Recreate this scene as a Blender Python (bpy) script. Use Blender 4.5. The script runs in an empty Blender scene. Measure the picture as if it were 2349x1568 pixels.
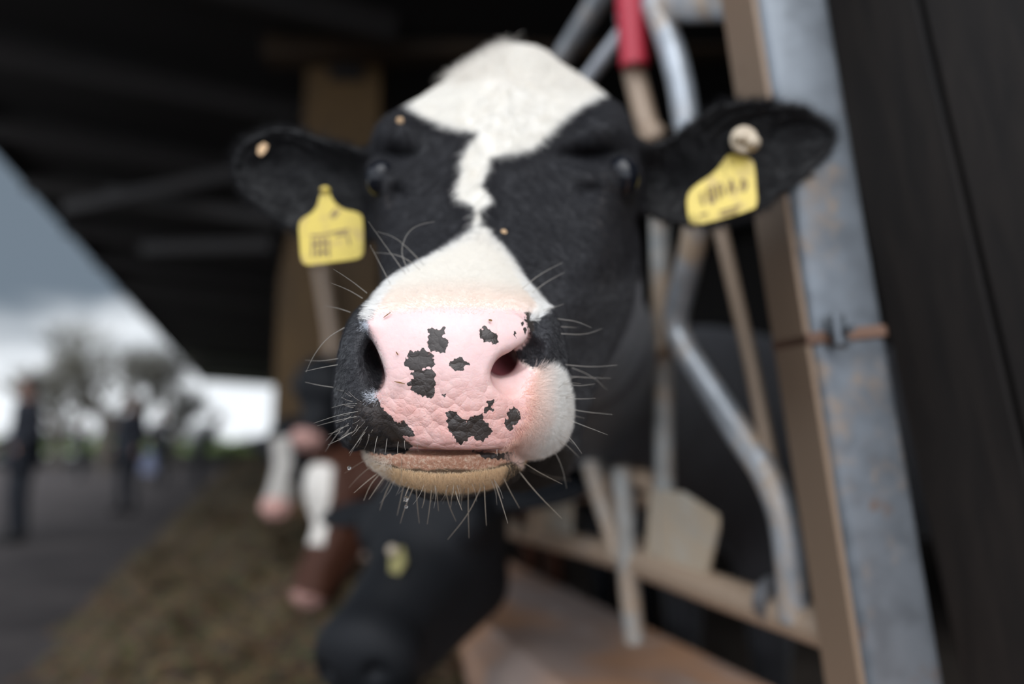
import bpy, math, random
import numpy as np
from mathutils import Vector, Matrix
# ---------------------------------------------------------------- camera
FPX = 24.0/36.0*2349.0
U0, V0 = 1174.5, 784.0
TILT = math.radians(8.2)
CT, ST = math.cos(TILT), math.sin(TILT)
CAMH = 1.08
sc = bpy.context.scene
col = sc.collection
cam = bpy.data.cameras.new('camera')
cam.lens = 24.0; cam.sensor_width = 36.0; cam.sensor_fit = 'HORIZONTAL'
cam.clip_start = 0.02; cam.clip_end = 500
cam.dof.use_dof = True; cam.dof.focus_distance = 0.492; cam.dof.aperture_fstop = 1.4
cam.dof.aperture_blades = 9
camo = bpy.data.objects.new('camera', cam); col.objects.link(camo)
camo.location = (0, 0, CAMH); camo.rotation_euler = (math.pi/2+TILT, 0, 0)
sc.camera = camo
# ---------------------------------------------------------------- view
sc.view_settings.view_transform = 'Standard'
sc.view_settings.look = 'None'
sc.view_settings.exposure = 0.0
sc.view_settings.gamma = 1.0
sc.view_settings.use_curve_mapping = False
sc.cycles.use_denoising = True
sc.cycles.max_bounces = 6
sc.cycles.diffuse_bounces = 3
sc.cycles.transparent_max_bounces = 8
sc.cycles.caustics_reflective = False
sc.cycles.caustics_refractive = False

# ---------------------------------------------------------------- node helper
class NT:
    def __init__(s, tree): s.t = tree; s.n = tree.nodes; s.l = tree.links
    def new(s, typ, **kw):
        nd = s.n.new(typ)
        for k, v in kw.items(): setattr(nd, k, v)
        return nd
    def put(s, sock, val):
        if hasattr(val, 'node') or isinstance(val, bpy.types.NodeSocket): s.l.new(val, sock)
        elif val is not None: sock.default_value = val
    def m(s, op, a, b=None, c=None, clamp=False):
        nd = s.new('ShaderNodeMath', operation=op); nd.use_clamp = clamp
        s.put(nd.inputs[0], a)
        if b is not None: s.put(nd.inputs[1], b)
        if c is not None: s.put(nd.inputs[2], c)
        return nd.outputs[0]
    def vm(s, op, a, b=None):
        nd = s.new('ShaderNodeVectorMath', operation=op)
        s.put(nd.inputs[0], a)
        if b is not None: s.put(nd.inputs[1], b)
        return nd.outputs['Value'] if op in ('DOT_PRODUCT', 'LENGTH') else nd.outputs[0]
    def mix(s, f, a, b):
        nd = s.new('ShaderNodeMix', data_type='RGBA')
        s.put(nd.inputs['Factor'], f); s.put(nd.inputs[6], a); s.put(nd.inputs[7], b)
        return nd.outputs[2]
    def ramp(s, x, lo, hi, a=0.0, b=1.0, smooth=True):
        nd = s.new('ShaderNodeMapRange'); nd.clamp = True
        nd.interpolation_type = 'SMOOTHSTEP' if smooth else 'LINEAR'
        s.put(nd.inputs['Value'], x)
        nd.inputs['From Min'].default_value = lo; nd.inputs['From Max'].default_value = hi
        nd.inputs['To Min'].default_value = a; nd.inputs['To Max'].default_value = b
        return nd.outputs[0]
    def noise(s, vec, scale, detail=3.0, rough=0.55, out='Fac', dist=0.0):
        nd = s.new('ShaderNodeTexNoise')
        s.put(nd.inputs['Vector'], vec); nd.inputs['Scale'].default_value = scale
        nd.inputs['Detail'].default_value = detail; nd.inputs['Roughness'].default_value = rough
        nd.inputs['Distortion'].default_value = dist
        return nd.outputs[out]
    def vor(s, vec, scale, feature='F1', out='Distance', rnd=1.0, smooth=None):
        nd = s.new('ShaderNodeTexVoronoi', feature=feature)
        s.put(nd.inputs['Vector'], vec); nd.inputs['Scale'].default_value = scale
        nd.inputs['Randomness'].default_value = rnd
        return nd.outputs[out]
    def mapv(s, vec, scale=(1, 1, 1), rot=(0, 0, 0), loc=(0, 0, 0)):
        nd = s.new('ShaderNodeMapping'); s.put(nd.inputs['Vector'], vec)
        nd.inputs['Scale'].default_value = scale; nd.inputs['Rotation'].default_value = rot
        nd.inputs['Location'].default_value = loc
        return nd.outputs[0]
    def attr(s, name, out='Fac'):
        nd = s.new('ShaderNodeAttribute'); nd.attribute_name = name
        return nd.outputs[out]
    def bump(s, h, strength=0.5, dist=0.001, nrm=None):
        nd = s.new('ShaderNodeBump'); s.put(nd.inputs['Height'], h)
        nd.inputs['Strength'].default_value = strength; nd.inputs['Distance'].default_value = dist
        if nrm is not None: s.l.new(nrm, nd.inputs['Normal'])
        return nd.outputs[0]
def new_mat(name):
    m = bpy.data.materials.new(name); m.use_nodes = True
    t = NT(m.node_tree); b = m.node_tree.nodes['Principled BSDF']
    return m, t, b
def rgb(*c): return (c[0], c[1], c[2], 1.0)
# ---------------------------------------------------------------- world: broken overcast sky
w = bpy.data.worlds.new('overcast_sky'); sc.world = w; w.use_nodes = True
t = NT(w.node_tree); bg = w.node_tree.nodes['Background']
tc = t.new('ShaderNodeTexCoord').outputs['Generated']
sep = t.new('ShaderNodeSeparateXYZ'); t.l.new(tc, sep.inputs[0])
zz = sep.outputs[2]
elev = t.ramp(zz, 0.0, 0.45)
nz = t.noise(t.mapv(tc, scale=(1.6, 1.6, 4.5)), 2.2, 4.0, 0.55)
cl = t.m('ADD', t.m('MULTIPLY', t.m('SUBTRACT', nz, 0.5), 0.55), elev)
hor = t.mix(t.ramp(cl, 0.06, 0.34), rgb(1.0, 1.05, 1.10), rgb(0.17, 0.215, 0.265))
# the thick cloud is thinner (brighter) behind the camera and to its left, where the sun hides
dl = t.vm('DOT_PRODUCT', tc, (0.08, -0.76, 0.64))
glow = t.ramp(dl, -0.15, 0.85)
skyc = t.mix(glow, hor, rgb(2.0, 2.12, 2.35))
t.l.new(skyc, bg.inputs['Color']); bg.inputs['Strength'].default_value = 1.0
# ---------------------------------------------------------------- sun, very soft through the cloud
sl = bpy.data.lights.new('sun_light', 'SUN'); sl.energy = 1.85; sl.angle = math.radians(50); sl.color = (1.0, 0.985, 0.96)
so = bpy.data.objects.new('sun_light', sl); col.objects.link(so)
so.rotation_euler = Vector((0.14, -0.67, 0.73)).to_track_quat('Z', 'Y').to_euler()
so.location = (-3, -5, 8)

# ---------------------------------------------------------------- coordinate helpers
def P(u, v, d):
    """camera-frame point (x right, y up, z depth) -> world"""
    return c2w(((u-U0)/FPX*d, (V0-v)/FPX*d, d))
def c2w(p):
    x, y, z = p
    return Vector((x, z*CT - y*ST, CAMH + y*CT + z*ST))
def c2w_np(a):
    x, y, z = a[:, 0], a[:, 1], a[:, 2]
    return np.stack([x, z*CT-y*ST, CAMH+y*CT+z*ST], 1)
def w2c_np(a):
    x = a[:, 0]; Y = a[:, 1]; Z = a[:, 2]-CAMH
    return np.stack([x, Z*CT-Y*ST, Y*CT+Z*ST], 1)
def ray(u, v): return (P(u, v, 1.0)-Vector((0, 0, CAMH)))
FX0, FK, FL = 0.82, 0.373, 0.13       # fence line X = FX0-FK*Y at rail height, leaning FL
def F(u, v, off=0.0):
    """point on the leaning plane of the feed fence seen at (u, v)"""
    r = ray(u, v)
    k = (FX0+off-FL*(CAMH-0.82))/(r.x+FK*r.y+FL*r.z)
    return Vector((0, 0, CAMH))+r*k
def G(u, v, z=0.0):
    r = ray(u, v); k = (z-CAMH)/r.z
    return Vector((0, 0, CAMH))+r*k
FDIR = Vector((-FK, 1, 0)).normalized()     # along the fence, away from the camera
FNRM = Vector((1, FK, 0)).normalized()      # from feed alley into the barn
# ---------------------------------------------------------------- object helpers
def tag(o, label=None, cat=None, group=None, kind=None):
    if label: o['label'] = label
    if cat: o['category'] = cat
    if group: o['group'] = group
    if kind: o['kind'] = kind
    return o
def mesh_obj(name, verts, faces, mats, parent=None, smooth=True, midx=None):
    me = bpy.data.meshes.new(name)
    if isinstance(verts, np.ndarray) and isinstance(faces, np.ndarray):
        k = faces.shape[1]
        me.vertices.add(len(verts)); me.vertices.foreach_set('co', verts.astype(np.float32).ravel())
        me.loops.add(faces.size); me.loops.foreach_set('vertex_index', faces.astype(np.int32).ravel())
        me.polygons.add(len(faces)); me.polygons.foreach_set('loop_start', np.arange(0, faces.size, k, dtype=np.int32))
        me.update(calc_edges=True); me.validate()
    else:
        me.from_pydata([tuple(v) for v in verts], [], faces); me.update()
    for m in (mats if isinstance(mats, (list, tuple)) else [mats]): me.materials.append(m)
    if midx is not None: me.polygons.foreach_set('material_index', np.asarray(midx, dtype=np.int32))
    if smooth: me.polygons.foreach_set('use_smooth', np.ones(len(me.polygons), dtype=bool))
    o = bpy.data.objects.new(name, me); col.objects.link(o)
    if parent: o.parent = parent; o.matrix_parent_inverse = parent_inv(parent)
    return o
def parent_inv(p):
    return world_of(p).inverted()
def world_of(q):
    return (world_of(q.parent) @ q.matrix_parent_inverse @ q.matrix_basis) if q.parent else q.matrix_basis.copy()
def empty(name, loc=(0, 0, 0)):
    o = bpy.data.objects.new(name, None); o.location = loc; o.empty_display_size = 0.05
    col.objects.link(o); return o
class MB:
    """collects shapes into one mesh (world coordinates)"""
    def __init__(s): s.v = []; s.f = []
    def add(s, vs, fs):
        n = len(s.v); s.v += [tuple(v) for v in vs]; s.f += [tuple(i+n for i in f) for f in fs]; return s
    def prism(s, poly, ext, bev=0.0):
        """poly: list of Vector (planar), extruded by vector ext"""
        n = len(poly); ext = Vector(ext)
        c = sum(poly, Vector())/n
        if bev > 0:
            e = ext.normalized()*bev
            r = [[c+(p-c)*(1-bev/max((p-c).length, 1e-6)) for p in poly], [p+e for p in poly], [p+ext-e for p in poly],
                 [c+(p-c)*(1-bev/max((p-c).length, 1e-6))+ext for p in poly]]
        else: r = [list(poly), [p+ext for p in poly]]
        vs = [p for q in r for p in q]; fs = [tuple(range(n))[::-1], tuple(range((len(r)-1)*n, len(r)*n))]
        for k in range(len(r)-1):
            for i in range(n):
                j = (i+1) % n; fs.append((k*n+i, k*n+j, (k+1)*n+j, (k+1)*n+i))
        return s.add(vs, fs)
    def box(s, c, sx, sy, sz, ax=None, bev=0.004):
        ax = ax or (Vector((1, 0, 0)), Vector((0, 1, 0)), Vector((0, 0, 1)))
        c = Vector(c); X, Y, Z = [a*h for a, h in zip(ax, (sx/2, sy/2, sz/2))]
        b = min(bev, sx*.45, sy*.45, sz*.45)
        bx, by = ax[0]*b, ax[1]*b
        poly = [c-X-Y+bx-Z, c+X-Y-bx-Z, c+X-Y+by-Z, c+X+Y-by-Z, c+X+Y-bx-Z, c-X+Y+bx-Z, c-X+Y-by-Z, c-X-Y+by-Z]
        return s.prism(poly, Z*2, b)
    def beam(s, a, b, w_, h_, up=Vector((0, 0, 1)), bev=0.004):
        a = Vector(a); b = Vector(b); d = (b-a); L = d.length; d.normalize()
        sd = d.cross(up); sd.normalize(); u2 = sd.cross(d)
        return s.box((a+b)/2, w_, h_, L, (sd, u2, d), bev)
    def tube(s, pts, r, n=20, smooth=0, caps=True):
        pts = [Vector(p) for p in pts]
        rr = list(r) if isinstance(r, (list, tuple)) else [r]*len(pts)
        for _ in range(smooth):
            q = [pts[0]]; qr = [rr[0]]
            for i in range(len(pts)-1):
                q += [pts[i]*.75+pts[i+1]*.25, pts[i]*.25+pts[i+1]*.75]; qr += [rr[i]*.75+rr[i+1]*.25, rr[i]*.25+rr[i+1]*.75]
            q.append(pts[-1]); qr.append(rr[-1]); pts, rr = q, qr
        ref = None; vs = []
        m = len(pts)
        for i, p in enumerate(pts):
            d = (pts[min(i+1, m-1)]-pts[max(i-1, 0)]).normalized()
            if ref is None:
                ref = Vector((0, 0, 1)) if abs(d.z) < .9 else Vector((1, 0, 0))
            x = d.cross(ref).normalized(); y = x.cross(d); ref = y
            for k in range(n):
                a = 2*math.pi*k/n; vs.append(p+(x*math.cos(a)+y*math.sin(a))*rr[i])
        fs = []
        for i in range(m-1):
            for k in range(n):
                k2 = (k+1) % n; fs.append((i*n+k, i*n+k2, (i+1)*n+k2, (i+1)*n+k))
        if caps: fs += [tuple(range(n))[::-1], tuple(range((m-1)*n, m*n))]
        return s.add(vs, fs)
    def ball(s, c, r, n=16, m=10, ax=None):
        c = Vector(c); r = r if isinstance(r, (tuple, list)) else (r, r, r)
        ax = ax or (Vector((1, 0, 0)), Vector((0, 1, 0)), Vector((0, 0, 1)))
        vs = [c+ax[2]*r[2]]
        for j in range(1, m):
            ph = math.pi*j/m
            for k in range(n):
                a = 2*math.pi*k/n
                vs.append(c+ax[0]*(r[0]*math.sin(ph)*math.cos(a))+ax[1]*(r[1]*math.sin(ph)*math.sin(a))+ax[2]*(r[2]*math.cos(ph)))
        vs.append(c-ax[2]*r[2]); e = len(vs)-1
        fs = [(0, 1+k, 1+(k+1) % n) for k in range(n)]
        for j in range(m-2):
            for k in range(n):
                k2 = (k+1) % n; fs.append((1+j*n+k, 1+(j+1)*n+k, 1+(j+1)*n+k2, 1+j*n+k2))
        fs += [(1+(m-2)*n+k, e, 1+(m-2)*n+(k+1) % n) for k in range(n)]
        return s.add(vs, fs)
    def build(s, name, mat, parent=None, smooth=True, flat_angle=35, origin=None):
        if parent is None:
            o_ = Vector(origin) if origin is not None else Vector(s.v[0])
            vs = [Vector(v)-o_ for v in s.v]
        else: vs = s.v
        o = mesh_obj(name, vs, s.f, mat, parent, smooth)
        if parent is None: o.location = o_
        if smooth and flat_angle:
            try: o.data.set_sharp_from_angle(angle=math.radians(flat_angle))
            except Exception: pass
        return o
# ---------------------------------------------------------------- implicit surfaces
def sd_poly(poly, U, V):
    """signed distance (px) to polygon, negative inside; U, V arrays"""
    p = np.array(poly, dtype=np.float32); n = len(p)
    d2 = np.full(U.shape, 1e12, np.float32); ins = np.zeros(U.shape, bool)
    for i in range(n):
        a = p[i]; b = p[(i+1) % n]; e = b-a
        wx = U-a[0]; wy = V-a[1]
        h = np.clip((wx*e[0]+wy*e[1])/max(float(e@e), 1e-9), 0, 1)
        dx = wx-e[0]*h; dy = wy-e[1]*h
        np.minimum(d2, dx*dx+dy*dy, out=d2)
        c1 = (a[1] > V) != (b[1] > V)
        with np.errstate(divide='ignore', invalid='ignore'):
            xi = (b[0]-a[0])*(V-a[1])/(b[1]-a[1])+a[0]
        ins ^= c1 & (U < xi)
    d = np.sqrt(d2); d[ins] *= -1
    return d
def spl(poly, k=2):
    """Chaikin-rounded closed polygon"""
    p = [tuple(q) for q in poly]
    for _ in range(k):
        q = []
        for i in range(len(p)):
            a = p[i]; b = p[(i+1) % len(p)]
            q += [(a[0]*.75+b[0]*.25, a[1]*.75+b[1]*.25), (a[0]*.25+b[0]*.75, a[1]*.25+b[1]*.75)]
        p = q
    return p
def smin(a, b, k):
    h = np.maximum(k-np.abs(a-b), 0)/k
    return np.minimum(a, b)-h*h*k*0.25
def smax(a, b, k): return -smin(-a, -b, k)
def ell(X, Y, Z, c, r):
    x = (X-c[0])/r[0]; y = (Y-c[1])/r[1]; z = (Z-c[2])/r[2]
    k0 = np.sqrt(x*x+y*y+z*z)
    k1 = np.sqrt((x/r[0])**2+(y/r[1])**2+(z/r[2])**2)
    return k0*(k0-1)/np.maximum(k1, 1e-6)
def rcone(X, Y, Z, a, b, r1, r2):
    a = np.array(a, np.float32); b = np.array(b, np.float32); e = b-a
    h = np.clip(((X-a[0])*e[0]+(Y-a[1])*e[1]+(Z-a[2])*e[2])/float(e@e), 0, 1)
    return np.sqrt((X-a[0]-e[0]*h)**2+(Y-a[1]-e[1]*h)**2+(Z-a[2]-e[2]*h)**2)-(r1+(r2-r1)*h)
def surface_nets(f):
    """f: 3D array, negative inside. returns index-space verts, quads"""
    s = f < 0
    nx, ny, nz = f.shape
    c = s[:-1, :-1, :-1].astype(np.int8)
    for o in ((1,0,0),(0,1,0),(0,0,1),(1,1,0),(1,0,1),(0,1,1),(1,1,1)):
        c = c+s[o[0]:nx-1+o[0], o[1]:ny-1+o[1], o[2]:nz-1+o[2]]
    act = (c > 0) & (c < 8)
    I = np.argwhere(act); idx = np.full(act.shape, -1, np.int32); idx[act] = np.arange(len(I))
    acc = np.zeros((len(I), 3), np.float64); cnt = np.zeros(len(I))
    cor = [(i, j, k) for i in (0, 1) for j in (0, 1) for k in (0, 1)]
    vals = {o: f[I[:, 0]+o[0], I[:, 1]+o[1], I[:, 2]+o[2]].astype(np.float64) for o in cor}
    for a in cor:
        for ax in range(3):
            if a[ax] == 1: continue
            b = list(a); b[ax] = 1; b = tuple(b)
            fa, fb = vals[a], vals[b]; m = (fa < 0) != (fb < 0)
            tt = np.where(m, fa/np.where(m, fa-fb, 1), 0)
            p = np.array(a, float)[None].repeat(len(I), 0); p[:, ax] = tt
            acc[m] += p[m]; cnt += m
    V = I+acc/cnt[:, None]
    Q = []
    for ax in range(3):
        sl0 = [slice(1, n-1) for n in f.shape]; sl1 = list(sl0)
        sl0[ax] = slice(0, f.shape[ax]-1); sl1[ax] = slice(1, f.shape[ax])
        e0 = s[tuple(sl0)]; e1 = s[tuple(sl1)]
        E = np.argwhere(e0 != e1); fl = e0[e0 != e1]
        off = np.array([1, 1, 1]); off[ax] = 0; E = E+off
        o1, o2 = [k for k in range(3) if k != ax]
        d1 = np.zeros(3, int); d1[o1] = 1; d2 = np.zeros(3, int); d2[o2] = 1
        q = [idx[tuple((E-d).T)] for d in (d1+d2, d2, np.zeros(3, int), d1)]
        q = np.stack(q, 1)
        if ax == 1: fl = ~fl
        q[~fl] = q[~fl][:, ::-1]
        Q.append(q)
    return V, np.concatenate(Q)
def grid_mesh(fn, lo, hi, h):
    """uniform world grid; fn(X,Y,Z)->f"""
    ax = [np.arange(lo[i], hi[i]+h, h, dtype=np.float32) for i in range(3)]
    X, Y, Z = np.meshgrid(*ax, indexing='ij', sparse=True)
    f = fn(X, Y, Z)+np.zeros((len(ax[0]), len(ax[1]), len(ax[2])), np.float32)
    V, Q = surface_nets(f)
    return np.stack([ax[i][0]+V[:, i]*h for i in range(3)], 1), Q
def vattr(me, name, arr, typ='FLOAT'):
    a = me.attributes.new(name, typ, 'POINT')
    a.data.foreach_set('value' if typ == 'FLOAT' else 'color', np.asarray(arr, np.float32).ravel())
# ================================================================ the cow in front
def I1(x, xs, ys): return np.interp(x, xs, ys).astype(np.float32)
def seg(a, b, st): return list(np.arange(a, b, st))
gu = np.array(seg(500, 760, 7)+seg(760, 1325, 3.0)+seg(1325, 1960, 6.5), np.float32)
gv = np.array(seg(50, 500, 6)+seg(500, 680, 4.5)+seg(680, 1150, 3.0), np.float32)
gz = [0.455]
while gz[-1] < 1.10: gz.append(gz[-1]+(0.0016 if gz[-1] < 0.60 else min(0.0016+(gz[-1]-0.60)*0.03, 0.008)))
gz = np.array(gz, np.float32)
U, V = np.meshgrid(gu, gv, indexing='ij')
U = U.astype(np.float32); V = V.astype(np.float32)
def g2(u0, v0, su, sv=None, rot=0.0, UU=None, VV=None):
    a = (U if UU is None else UU)-u0; b = (V if VV is None else VV)-v0; sv = sv or su
    if rot: c, s_ = math.cos(rot), math.sin(rot); a, b = a*c+b*s_, -a*s_+b*c
    return np.exp(-(a/su)**2-(b/sv)**2).astype(np.float32)
FACE = spl([(1163,108),(1115,134),(1066,168),(1020,200),(945,240),(884,272),(860,310),(864,340),(850,380),(843,420),(862,465),(868,520),
  (876,600),(884,680),(892,760),(900,900),(960,1020),(1120,1085),(1230,1092),(1300,1098),(1334,1060),(1336,980),(1370,900),(1394,820),(1409,740),(1424,640),
  (1442,540),(1449,470),(1463,430),(1465,390),(1456,330),(1443,290),(1420,244),(1378,217),(1332,180),(1282,149),(1248,120),(1208,107)], 1)
MUZ = spl([(1090,560),(1150,590),(1205,650),(1235,690),(1268,712),(1288,750),(1300,800),(1308,860),(1313,930),(1309,985),(1282,1024),(1240,1044),(1205,1047),(1170,1038),
  (1090,1028),(1000,1024),(920,1021),(860,1023),(805,1034),(775,1000),(764,940),(766,880),(774,820),(789,760),(812,718),(845,688),(872,668),(900,640),(950,605),(1020,575)], 1)
PAD = spl([(860,700),(838,722),(834,738),(842,760),(856,785),(870,812),(880,842),(884,866),(881,884),(870,898),(862,915),(880,960),(930,1018),(1000,1031),(1100,1034),
  (1185,1027),(1190,960),(1165,915),(1146,898),(1131,884),(1124,866),(1126,848),(1138,824),(1158,805),(1185,797),(1207,786),(1219,768),(1222,745),(1216,722),(1200,700)], 1)
CHIN = spl([(842,1000),(838,1030),(848,1056),(880,1082),(930,1104),(1000,1118),(1060,1121),(1130,1110),(1180,1086),(1207,1052),(1205,1010),(1100,1000),(950,990)], 1)
EARL = spl([(900,330),(845,345),(790,325),(740,308),(690,292),(650,287),(590,294),(548,326),(528,370),(531,412),(560,460),(602,492),(655,521),(700,560),(760,580),(830,570),(860,530),(900,480)], 1)
EARR = spl([(1420,350),(1470,330),(1535,312),(1596,266),(1639,238),(1686,221),(1765,226),(1849,236),(1900,267),(1923,303),(1919,338),(1891,381),(1821,436),(1751,484),(1681,520),(1596,524),(1512,514),(1470,480),(1430,440)], 1)
def rext(sd, zf, zb, wr, Z, zref=None):
    """rounded extrusion of a silhouette between front surface zf(u,v) and back zb"""
    t_ = -sd*(zref if zref is not None else zf)/FPX
    a = np.maximum(wr-t_, 0)[..., None]
    b = np.maximum((zf+wr)[..., None]-Z, Z-zb[..., None]+wr)
    inside = np.minimum(np.maximum(a, b), 0)  # noqa
    b = np.maximum(b, 0)
    return np.sqrt(a*a+b*b)-wr
mid = I1(V, [90, 300, 400, 500, 600, 800, 1000], [1175, 1135, 1110, 1100, 1085, 1020, 1005])
zmf = I1(V, [50, 91, 200, 300, 400, 500, 600, 700, 900, 1100], [.83, .80, .752, .715, .683, .642, .598, .575, .58, .60])
zmf = (zmf+np.roll(zmf, 3, 1)+np.roll(zmf, -3, 1)+np.roll(zmf, 6, 1)+np.roll(zmf, -6, 1))/5
cu = I1(V, [90, 300, 400, 520, 650, 900, 1100], [.05, .025, .03, .06, .085, .10, .08])
hw = I1(V, [90, 250, 400, 600, 900], [150, 290, 310, 300, 290])
dxn = (U-mid)/hw
zface = zmf+cu*dxn**2*np.where(dxn > 0, 1.0, 1.0)
zface += -.033*g2(905, 282, 52, 40)-.036*g2(1395, 280, 62, 44)+.026*g2(915, 356, 52, 19)+.031*g2(1345, 356, 64, 21)
zface += -.014*g2(872, 400, 26, 34)-.014*g2(1434, 405, 34, 42)+.016*g2(917, 442, 22, 20)+.016*g2(1350, 438, 34, 20)
zface += -.008*g2(1390, 415, 16, 40)-.006*g2(890, 425, 12, 40)+.006*g2(1180, 300, 60, 60)
zface += .010*g2(1010, 330, 50, 60)+.010*g2(1240, 420, 50, 70)+.008*g2(960, 520, 40, 90)-.008*g2(1380, 560, 30, 130)
zface += -.006*g2(1165, 150, 90, 60)-.008*g2(1340, 700, 50, 160)+.008*g2(1270, 560, 50, 90)
zmz = I1(V, [540, 580, 620, 660, 690, 720, 760, 800, 860, 950, 1000, 1035], [.610, .580, .552, .528, .512, .501, .4935, .490, .487, .4875, .489, .4925])
zmz = (zmz+np.roll(zmz, 4, 1)+np.roll(zmz, -4, 1))/3
dm = (U-1012)/270.
zmuz = zmz+.030*dm**2+.012*np.maximum(dm, 0)**2
zpadf = zmuz.copy()
zpadf += .0022*g2(1004, 960, 9, 90)                                   # philtrum
zpadf += .004*g2(1160, 925, 30, 18, 0.3)*0
zpadf += -.003*g2(850, 745, 26, 20)-.002*g2(1195, 755, 28, 22)
# nostril wings and lip swellings around the planum
zmuz2 = zmuz+.010*g2(858, 825, 34, 75)-.006*g2(806, 800, 26, 70)-.004*g2(800, 930, 30, 60)
zmuz2 += .012*g2(1190, 850, 55, 42)-.008*g2(1262, 780, 22, 55)+.010*g2(1232, 735, 16, 40)-.006*g2(1245, 940, 45, 70)
zmuz2 += .003*g2(872, 700, 20, 12)
Z = gz[None, None, :]
f = rext(sd_poly(FACE, U, V), zface, zmf+I1(V, [90, 300, 600, 1100], [.12, .26, .24, .16]), .050, Z)
X3 = ((U-U0)/FPX)[..., None]*Z; Y3 = ((V0-V)/FPX)[..., None]*Z
# cranium / jaw / neck volumes (so the head is a full head from the side too)
def cc(u, v, d): return ((u-U0)/FPX*d, (V0-v)/FPX*d, d)
def cw(w_): return tuple(w2c_np(np.array([w_], float))[0])
NECK = [(0.02, .86, 1.27), (0.11, 1.25, 1.26), (0.19, 1.66, 1.23), (0.52, 2.12, 1.12)]
f = smin(f, rcone(X3, Y3, Z, cc(1160, 375, .86), cw(NECK[0]), .095, .13), .04)
f = smin(f, rcone(X3, Y3, Z, cw(NECK[0]), cw(NECK[1]), .13, .15), .06)
f = smin(f, rcone(X3, Y3, Z, cw(NECK[1]), cw(NECK[2]), .15, .19), .06)
f = smin(f, rcone(X3, Y3, Z, cc(1170, 960, .68), cc(1200, 720, .86), .055, .09), .05)      # jaw
# ears: cupped leaves
for E, uc, vc, ax_u, zb0, zt, sgn in ((EARL, 690, 420, -1, .79, .80, -1), (EARR, 1690, 370, 1, .80, .80, 1)):
    sdE = sd_poly(E, U, V)
    along = (U-(870 if sgn < 0 else 1450))*sgn/400.
    tE = np.clip(-sdE*.8/FPX, 0, .05)
    ze = zb0+along*.03*0+.022*np.sin(np.clip(tE/.05, 0, 1)*math.pi/2)-0.012+.02*np.maximum(along, 0)**2
    th = .0045+.003*g2(870 if sgn < 0 else 1450, 430, 90)
    dz = np.abs(Z-(ze+th)[..., None])-th[..., None]
    de = smax(dz, (sdE*.8/FPX)[..., None]+np.zeros_like(dz), .008)
    f = smin(f, de, .022)
del dz, de
# muzzle
sdM = sd_poly(MUZ, U, V)
m_ = rext(sdM, zmuz2, np.full_like(U, .66), .026, Z)
# nostril cavities
m_ = smax(m_, -ell(X3, Y3, Z, cc(878, 832, .511), (.0115, .023, .016)), .010)
m_ = smax(m_, -ell(X3, Y3, Z, cc(884, 818, .530), (.0145, .015, .022)), .012)
m_ = smax(m_, -rcone(X3, Y3, Z, cc(1146, 836, .524), cc(1198, 804, .522), .0100, .0115), .004)
m_ = smax(m_, -rcone(X3, Y3, Z, cc(1150, 828, .54), cc(1180, 808, .565), .0115, .011), .008)
m_ = smax(m_, -ell(X3, Y3, Z, cc(1166, 858, .498), (.0235, .0165, .0225)), .005)
m_ = smax(m_, -rcone(X3, Y3, Z, cc(1168, 822, .526), cc(1212, 798, .518), .012, .0115), .005)
m_ = smax(m_, -rcone(X3, Y3, Z, cc(1212, 798, .518), cc(1234, 760, .512), .0115, .0065), .005)
m_ = smax(m_, -rcone(X3, Y3, Z, cc(1233, 760, .512), cc(1236, 712, .520), .0055, .004), .006)
sdP = sd_poly(PAD, U, V)
p_ = rext(sdP, zpadf-.0012, np.full_like(U, .518), .0055, Z, zref=np.full_like(U, .49))
p_ = smax(p_, (zpadf[..., None]-Z)*.9-.0012, .001) if False else p_
m_ = smin(m_, p_, .003)
f = smin(f, m_, .028)
del m_, p_
# chin / lower lip
zch = I1(V, [1000, 1030, 1060, 1090, 1120], [.508, .5015, .503, .5075, .513])+.030*((U-1015)/190.)**2
zch += .0015*np.sin((U-1015)/45.)*g2(1015, 1112, 200, 25)
c_ = rext(sd_poly(CHIN, U, V), zch, np.full_like(U, .60), .011, Z)
c_ = smin(c_, rcone(X3, Y3, Z, cc(1025, 1050, .565), cc(1150, 980, .70), .030, .05), .03)
# keep a mouth gap: carve behind the upper-lip line
gap = ell(X3, Y3, Z, cc(1010, 1036, .507), (.062, .0022, .020))
f = smin(f, c_, .004)
f = smax(f, -gap, .0025)
del c_, gap, X3, Y3
# closing the far end of the grid so the mesh is watertight
f[:, :, -1] = 1; f[:, 0, :] = 1; f[:, -1, :] = 1; f[0] = 1; f[-1] = 1
VI, QI = surface_nets(f)
del f
pu = np.interp(VI[:, 0], np.arange(len(gu)), gu); pv = np.interp(VI[:, 1], np.arange(len(gv)), gv); pz = np.interp(VI[:, 2], np.arange(len(gz)), gz)
HC = np.stack([(pu-U0)/FPX*pz, (V0-pv)/FPX*pz, pz], 1)       # camera frame
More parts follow.
